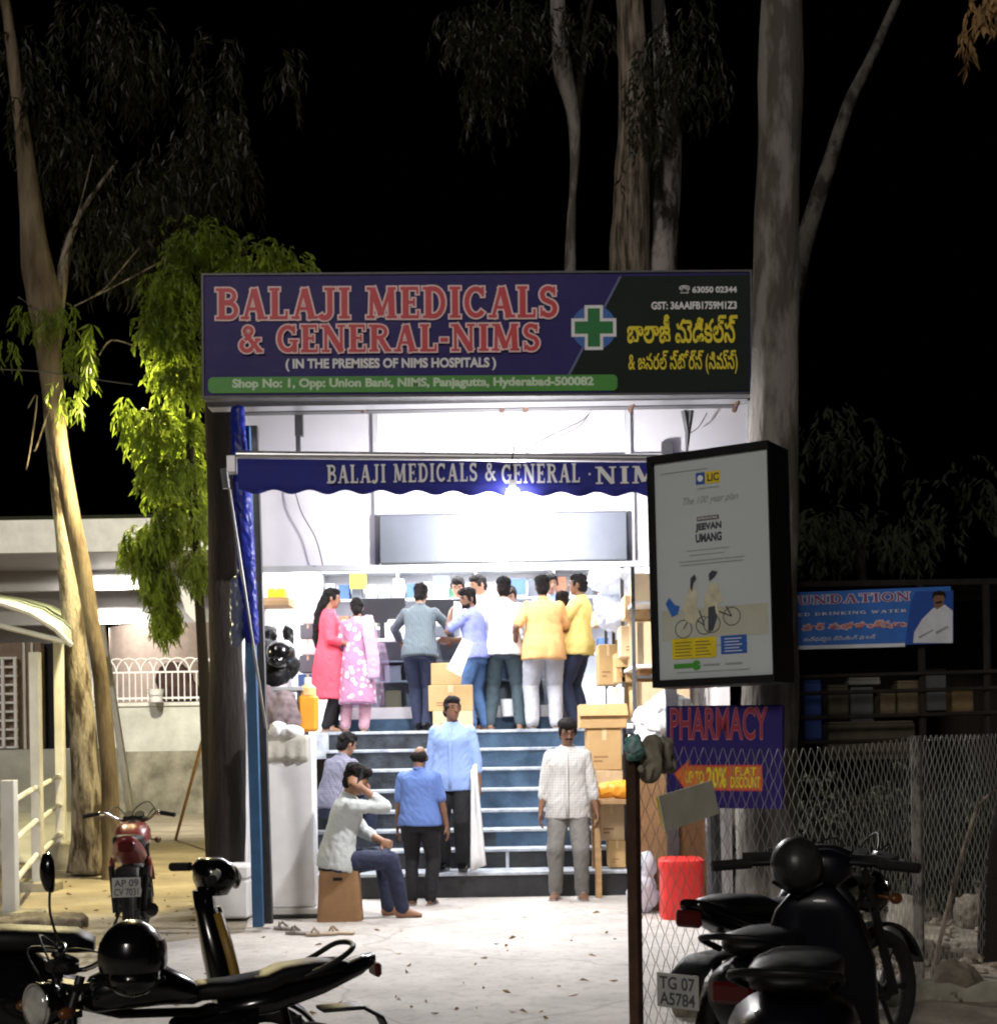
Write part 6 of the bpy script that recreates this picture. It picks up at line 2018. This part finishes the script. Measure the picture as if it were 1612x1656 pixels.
kbox(1540, 1574, 1120, 1158, mat('dim_orange', (.15, .10, .045), .8, var=.3), 'orange brown sack at the far end of the kiosk', cat='sack')
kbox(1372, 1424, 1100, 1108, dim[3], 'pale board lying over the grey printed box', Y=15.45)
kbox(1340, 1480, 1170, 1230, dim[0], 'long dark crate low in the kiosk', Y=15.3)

K['greyhelm'] = mat('grey_black_helmet', (.012, .012, .012), .4, var=.5, scale=12, col2=(.03, .03, .028))
# ================================================================== MOTORCYCLES
def wheel(root, y, r, wt=.05, name='wheel', spokes=True, x=0):
    rim = MB()
    rim.tube([V((x, y + (r - .055) * math.cos(a), r + (r - .055) * math.sin(a))) for a in [2 * math.pi * i / 28 for i in range(28)]], .016, 6, closed=True)
    rim.tube([V((x - .05, y, r)), V((x + .05, y, r))], .045, 12)
    if spokes:
        for i in range(6):
            a = 2 * math.pi * i / 6
            rim.tube([V((x, y + .03 * math.cos(a), r + .03 * math.sin(a))), V((x, y + (r - .06) * math.cos(a), r + (r - .06) * math.sin(a)))], .014, 6)
    w = rim.build(name, 'steelbk', root, smooth=True)
    ty = MB().tube([V((x, y + (r - wt * .7) * math.cos(a), r + (r - wt * .7) * math.sin(a))) for a in [2 * math.pi * i / 36 for i in range(36)]], wt * .8, 10, closed=True, flat=1.0)
    ty.build('tyre', 'rubber', w, smooth='all')
    return w

def sec(y, z, w, h, x=0):
    return (V((x, y, z)), V((w, 0, 0)), V((0, 0, h)))

def motorcycle(label, loc, yaw, paint='blackg', steer=0, plate=None, mirrors=True, rail=True, tailred=False, mirror_side=(-1, 1), mh_=0):
    """forward is local +y"""
    t = thing('motorcycle', label, 'motorcycle', loc, R(yaw))
    wheel(t, -.62, .30, .055)
    fr_ = MB()
    fr_.tube([(0, .50, .80), (0, .25, .72), (0, -.1, .70), (0, -.55, .74)], .022, 8)
    fr_.tube([(0, .50, .78), (0, .42, .45), (0, .2, .28), (0, -.2, .28), (0, -.25, .66)], .02, 8)
    for sx in (-1, 1):
        fr_.tube([(sx * .09, -.18, .32), (sx * .09, -.62, .30)], .018, 6)
        fr_.tube([(sx * .10, -.62, .32), (sx * .13, -.55, .66)], .022, 8)
    fr_.build('frame', 'black', t, smooth=True)
    en = MB()
    en.cbox(-.12, .12, -.15, .22, .26, .44, .03).cbox(-.09, .09, .08, .24, .44, .62, .015)
    for k in range(6):
        en.box(-.105, .105, .07, .25, .452 + k * .027, .46 + k * .027)
    en.tube([(-.15, -.05, .36), (.15, -.05, .36)], .085, 16)
    en.build('engine', 'steelbk', t, smooth=True)
    MB().tube([(.10, .22, .50), (.13, .32, .40), (.13, .25, .26), (.14, -.2, .25), (.16, -.45, .30), (.17, -.85, .36)], [.022, .024, .024, .03, .045, .05], 10).build('exhaust', 'steelbk', t, smooth=True)
    MB().loft([sec(.42, .80, .05, .04), sec(.38, .82, .11, .08), sec(.24, .85, .145, .105), sec(.06, .845, .135, .095), sec(-.08, .80, .10, .06), sec(-.12, .78, .06, .03)], 20, 2.6).build('fuel_tank', paint, t, smooth='all')
    MB().tube([(0, .2, .95), (0, .2, .965)], .035, 12).build('fuel_cap', 'chrome', t, smooth=True)
    MB().loft([sec(-.06, .795, .08, .03), sec(-.12, .80, .10, .045), sec(-.25, .80, .12, .045), sec(-.42, .815, .125, .05), sec(-.50, .845, .12, .05), sec(-.66, .86, .115, .048), sec(-.80, .865, .09, .04), sec(-.85, .86, .05, .02)], 20, 3).build('seat', 'black', t, smooth='all')
    MB().loft([sec(-.20, .70, .10, .05), sec(-.45, .73, .13, .06), sec(-.70, .79, .12, .05), sec(-.90, .86, .08, .045), sec(-.97, .89, .05, .025)], 18, 2.8).build('tail', paint, t, smooth='all')
    for sx in (-1, 1):
        MB().loft([(V((sx * .13, -.02, .62)), V((0, .03, 0)), V((0, 0, .04))), (V((sx * .145, -.18, .62)), V((.015, 0, 0)), V((0, 0, .09))), (V((sx * .14, -.36, .66)), V((.015, 0, 0)), V((0, 0, .05)))], 12).build('side_panel', paint, t, smooth='all')
    MB().cbox(-.06, .06, -1.0, -.965, .80, .87, .012).build('tail_light', 'plasticred' if tailred else mat('tail_lens', (.05, .004, .004), .3), t)
    MB().loft([sec(-.70, .66, .08, .01), sec(-.90, .66, .085, .012), sec(-1.0, .60, .085, .012), sec(-1.05, .50, .08, .01)], 12, 4).build('mudguard', 'black', t, smooth='all')
    if rail:
        MB().tube(curve_pts([(-.13, -.58, .84), (-.15, -.72, .90), (-.13, -.82, .955), (0, -.86, .97), (.13, -.82, .955), (.15, -.72, .90), (.13, -.58, .84)], 4), .014, 8).build('grab_rail', 'black', t, smooth='all')
    if plate:
        pb = MB().cbox(-.10, .10, -1.075, -1.068, .48, .62, .002).build('number_plate', mat('plate_white', (.30, .30, .285), .5), t)
        pm = Matrix.Translation((0, -1.078, 0))
        for i, (tx, z0, z1) in enumerate(((plate[0], .555, .608), (plate[1], .49, .543))):
            o = text(tx, -.085, z0, .085, z1, -1.0765, 'ink', pb, .02)
    # front end, turned by the steering angle
    SM = Matrix.Translation((0, .47, 0)) @ Matrix.Rotation(R(steer), 4, 'Z') @ Matrix.Translation((0, -.47, 0))
    def fb(mb, nm, m, sm=True, par=t):
        return mb.xf(SM).build(nm, m, par, smooth=sm)
    fk = MB()
    for sx in (-1, 1):
        fk.tube([(sx * .085, .47, .92), (sx * .085, .70, .30)], [.021, .027], 10)
    fk.box(-.11, .11, .44, .52, .86, .89).box(-.11, .11, .48, .56, .74, .77)
    fb(fk, 'fork', 'steelbk')
    n0 = len(t.children)
    wf = wheel(t, .70, .30, .05)
    wf.data.transform(SM)
    for c_ in wf.children:
        c_.data.transform(SM)
    fg = MB()
    for a in range(40, 151, 10):
        pass
    fg.loft([(V((0, .70 + .335 * math.cos(R(a)), .30 + .335 * math.sin(R(a)))), V((.06, 0, 0)), V((0, math.cos(R(a)), math.sin(R(a)))) * .012) for a in range(20, 161, 10)], 10, 3)
    fb(fg, 'front_mudguard', paint, 'all')
    hd = MB()
    hd.loft([(V((0, y_, .80)), V((r_, 0, 0)), V((0, 0, r_))) for y_, r_ in ((.50, .03), (.52, .075), (.58, .10), (.63, .105), (.645, .102))], 24)
    hl = fb(hd, 'headlight', 'blackg', 'all')
    fb(MB().loft([(V((0, y_, .80)), V((r_, 0, 0)), V((0, 0, r_))) for y_, r_ in ((.646, .098), (.662, .08), (.67, .04), (.672, .01))], 24), 'lens', 'lens', 'all', hl)
    fb(MB().tube([(0, .648, .80)] and [V((.103 * math.cos(R(a)), .645, .80 + .103 * math.sin(R(a)))) for a in range(0, 360, 15)], .007, 6, closed=True), 'bezel', 'chrome', 'all', hl)
    hbm = MB()
    hbm.tube(curve_pts([(-.36, .30, 1.0), (-.22, .36, 1.02), (-.10, .46, .95), (.10, .46, .95), (.22, .36, 1.02), (.36, .30, 1.0)], 4), .012, 8)
    hb_ = fb(hbm, 'handlebar', 'chrome', 'all')
    for sx in (-1, 1):
        fb(MB().tube([(sx * .25, .345, 1.017), (sx * .37, .295, .998)], .019, 10), 'grip', 'rubber', True, hb_)
        fb(MB().tube([(sx * .22, .40, 1.0), (sx * .36, .37, .99)], .006, 6), 'lever', 'alu', True, hb_)
        fb(MB().ell((sx * .17, .60, .78), (.028, .04, .028)).tube([(sx * .09, .57, .79), (sx * .16, .6, .78)], .008, 6), 'indicator', 'plasticor' if False else mat('amber_lens', (.10, .035, .01), .3), 'all')
        if mirrors and sx in mirror_side:
            fb(MB().tube(curve_pts([(sx * .22, .38, 1.02), (sx * .27, .40, 1.12 + mh_ * .5), (sx * .30, .38, 1.2 + mh_)], 4), .007, 6), 'mirror_stalk', 'black', 'all')
            fb(MB().loft([(V((sx * .31, .385 + d_, 1.26 + mh_)), V((q * (.62 if mh_ else 1), 0, sx * q * .2)), V((0, 0, q * (1.25 if mh_ else .68)))) for d_, q in ((-.012, .06), (-.01, .075), (.01, .07), (.03, .035))], 18, 2.6), 'mirror', 'blackg', 'all')
    fb(MB().cbox(-.09, .09, .47, .55, .93, .99, .015).tube([(-.045, .50, .99), (-.045, .49, 1.005)], .04, 16).tube([(.045, .50, .99), (.045, .49, 1.005)], .04, 16), 'instruments', 'black')
    for cp_ in ([(-.2, .38, 1.01), (-.16, .58, 1.06), (-.06, .60, .92), (-.05, .50, .78)], [(.2, .38, 1.01), (.14, .60, 1.04), (.05, .58, .9), (.04, .48, .74)], [(.22, .37, 1.0), (.1, .56, 1.1), (-.04, .6, 1.0), (-.03, .5, .8)]):
        fb(MB().tube(curve_pts(cp_, 5), .005, 5), 'control_cable', 'black', 'all')
    MB().tube([(-.08, -.05, .3), (-.2, -.16, .02)], .012, 6).build('side_stand', 'black', t)
    return t

def scooter(label, loc, yaw, paint='blackg', edge=None, steer=0, plate=None, mirrors=True):
    t = thing('scooter', label, 'scooter', loc, R(yaw))
    wheel(t, -.58, .22, .05)
    wheel(t, .66, .22, .05)
    ap = MB()
    ap.loft([(V((0, .54, .30)), V((.16, 0, 0)), V((0, .05, .0))), (V((0, .52, .42)), V((.21, 0, 0)), V((0, .075, 0))), (V((0, .465, .68)), V((.20, 0, 0)), V((0, .07, 0))), (V((0, .42, .86)), V((.14, 0, 0)), V((0, .05, 0))), (V((0, .40, .95)), V((.07, 0, 0)), V((0, .04, 0)))], 20, 3)
    ap.build('leg_shield', paint, t, smooth='all')
    if edge:
        eg = MB()
        for sx in (-1, 1):
            eg.tube([(sx * .15, .575, .31), (sx * .195, .57, .43), (sx * .185, .515, .68), (sx * .12, .465, .86)], .022, 8)
        eg.build('shield_lit_edge', edge, t, smooth='all')  # ochre tubes paint the shop light falling on the shield's front edges
    MB().loft([(V((0, .44, .26)), V((.15, 0, 0)), V((0, 0, .03))), (V((0, .1, .24)), V((.17, 0, 0)), V((0, 0, .035))), (V((0, -.2, .26)), V((.15, 0, 0)), V((0, 0, .05)))], 16, 4).build('floorboard', 'black', t, smooth='all')
    MB().loft([sec(-.12, .42, .12, .18), sec(-.3, .52, .18, .20), sec(-.6, .58, .19, .17), sec(-.85, .64, .13, .10), sec(-.95, .68, .06, .04)], 20, 2.6).build('body', paint, t, smooth='all')
    MB().loft([sec(-.05, .74, .08, .03), sec(-.12, .76, .12, .05), sec(-.4, .78, .135, .055), sec(-.7, .80, .12, .05), sec(-.82, .80, .06, .02)], 20, 3).build('seat', 'black', t, smooth='all')
    MB().tube(curve_pts([(-.12, -.72, .78), (-.14, -.88, .84), (0, -.96, .86), (.14, -.88, .84), (.12, -.72, .78)], 4), .013, 8).build('grab_rail', 'black', t, smooth='all')
    MB().cbox(-.08, .08, -.985, -.95, .62, .70, .015).build('tail_light', mat('tail_lens', (.05, .004, .004), .3), t)
    SM = Matrix.Translation((0, .45, 0)) @ Matrix.Rotation(R(steer), 4, 'Z') @ Matrix.Translation((0, -.45, 0))
    hd = MB().loft([(V((0, .45, .93)), V((.06, 0, 0)), V((0, .06, 0))), (V((0, .46, 1.0)), V((.13, 0, 0)), V((0, .09, 0))), (V((0, .45, 1.06)), V((.12, 0, 0)), V((0, .08, 0))), (V((0, .44, 1.09)), V((.06, 0, 0)), V((0, .05, 0)))], 20, 2.6)
    h = hd.xf(SM).build('headlight_cowl', paint, t, smooth='all')
    MB().loft([(V((0, .545, 1.0)), V((.09, 0, 0)), V((0, 0, .05))), (V((0, .56, 1.0)), V((.06, 0, 0)), V((0, 0, .03)))], 18).xf(SM).build('lens', 'lens', h, smooth='all')
    b = MB().tube(curve_pts([(-.34, .36, 1.03), (-.15, .43, 1.04), (.15, .43, 1.04), (.34, .36, 1.03)], 4), .013, 8).xf(SM).build('handlebar', 'black', t, smooth='all')
    for sx in (-1, 1):
        MB().tube([(sx * .22, .405, 1.038), (sx * .35, .355, 1.03)], .02, 10).xf(SM).build('grip', 'rubber', b, smooth=True)
        if not mirrors:
            continue
        MB().tube(curve_pts([(sx * .19, .43, 1.05), (sx * .26, .44, 1.14), (sx * .30, .42, 1.22)], 4), .006, 6).xf(SM).build('mirror_stalk', 'black', t, smooth='all')
        MB().loft([(V((sx * .31, .42 + d_, 1.26)), V((q, 0, 0)), V((0, 0, q * .7))) for d_, q in ((-.012, .055), (-.01, .065), (.01, .06), (.03, .03))], 16, 2.4).xf(SM).build('mirror', 'blackg', t, smooth='all')
    MB().loft([(V((0, .66 + .25 * math.cos(R(a)), .22 + .25 * math.sin(R(a)))), V((.08, 0, 0)), V((0, math.cos(R(a)), math.sin(R(a)))) * .012) for a in range(10, 171, 10)], 10, 3).build('front_mudguard', paint, t, smooth='all')
    if plate:
        pb = MB().cbox(-.10, .10, -.985, -.978, .42, .56, .002).build('number_plate', mat('plate_white', (.30, .30, .285), .5), t)
        for tx, z0, z1 in ((plate[0], .495, .548), (plate[1], .43, .483)):
            text(tx, -.085, z0, .085, z1, -.9865, 'ink', pb, .02)
    return t

def ground(px, Y): return V((P(px, 1500, Y).x, Y, 0))
# front motorcycle: headlight toward the viewer's left
m = motorcycle('black motorcycle in front with round headlight turned toward the street', (-1.24, 5.50, 0), 113, steer=26, mirror_side=(1,), mh_=.10)
m.scale = (.81, .81, .81)
h = thing('crash_helmet', 'black crash helmet resting against the tank of the front motorcycle', 'helmet', P(213, 1545, 5.22), R(200))
helmet_parts(h, .95)
scooter('black scooter with shop light painted ochre along its leg shield behind the front motorcycle', ground(172, 6.2), -78, edge=mat('lit_edge_ochre', (.20, .12, .02), .5), steer=14, mirrors=False)
m = motorcycle('red motorcycle seen from behind with white number plate in the yard', ground(215, 11.5), 12, paint=mat('red_paint', (.17, .018, .018), .3, coat=.3), steer=-10, plate=('AP 09', 'CV 7031'), mirrors=False, rail=False)
m = motorcycle('dark motorcycle with pale number plate parked along the fence', (1.40, 6.72, 0), -40, steer=-8, plate=('TG 07', 'A5784'), mirrors=False, rail=False)
m = scooter('dark blue scooter seen from behind nearest the street by the fence', ground(1305, 5.25), -16, paint=mat('dark_blue_paint', (.003, .003, .006), .4, coat=.15, spec=.2), steer=0, mirrors=False)
m.scale = (1.12, 1.1, 1.04)
scooter('black scooter with its handlebar against the fence behind the dark blue scooter', ground(1292, 6.1), -26, paint='black', steer=-8, mirrors=False)
h = thing('crash_helmet', 'grey black crash helmet perched on the scooter handlebar by the fence', 'helmet', P(1288, 1398, 5.62), R(-20))
helmet_parts(h, .80, 'greyhelm')
bpy.data.scenes.remove(work)
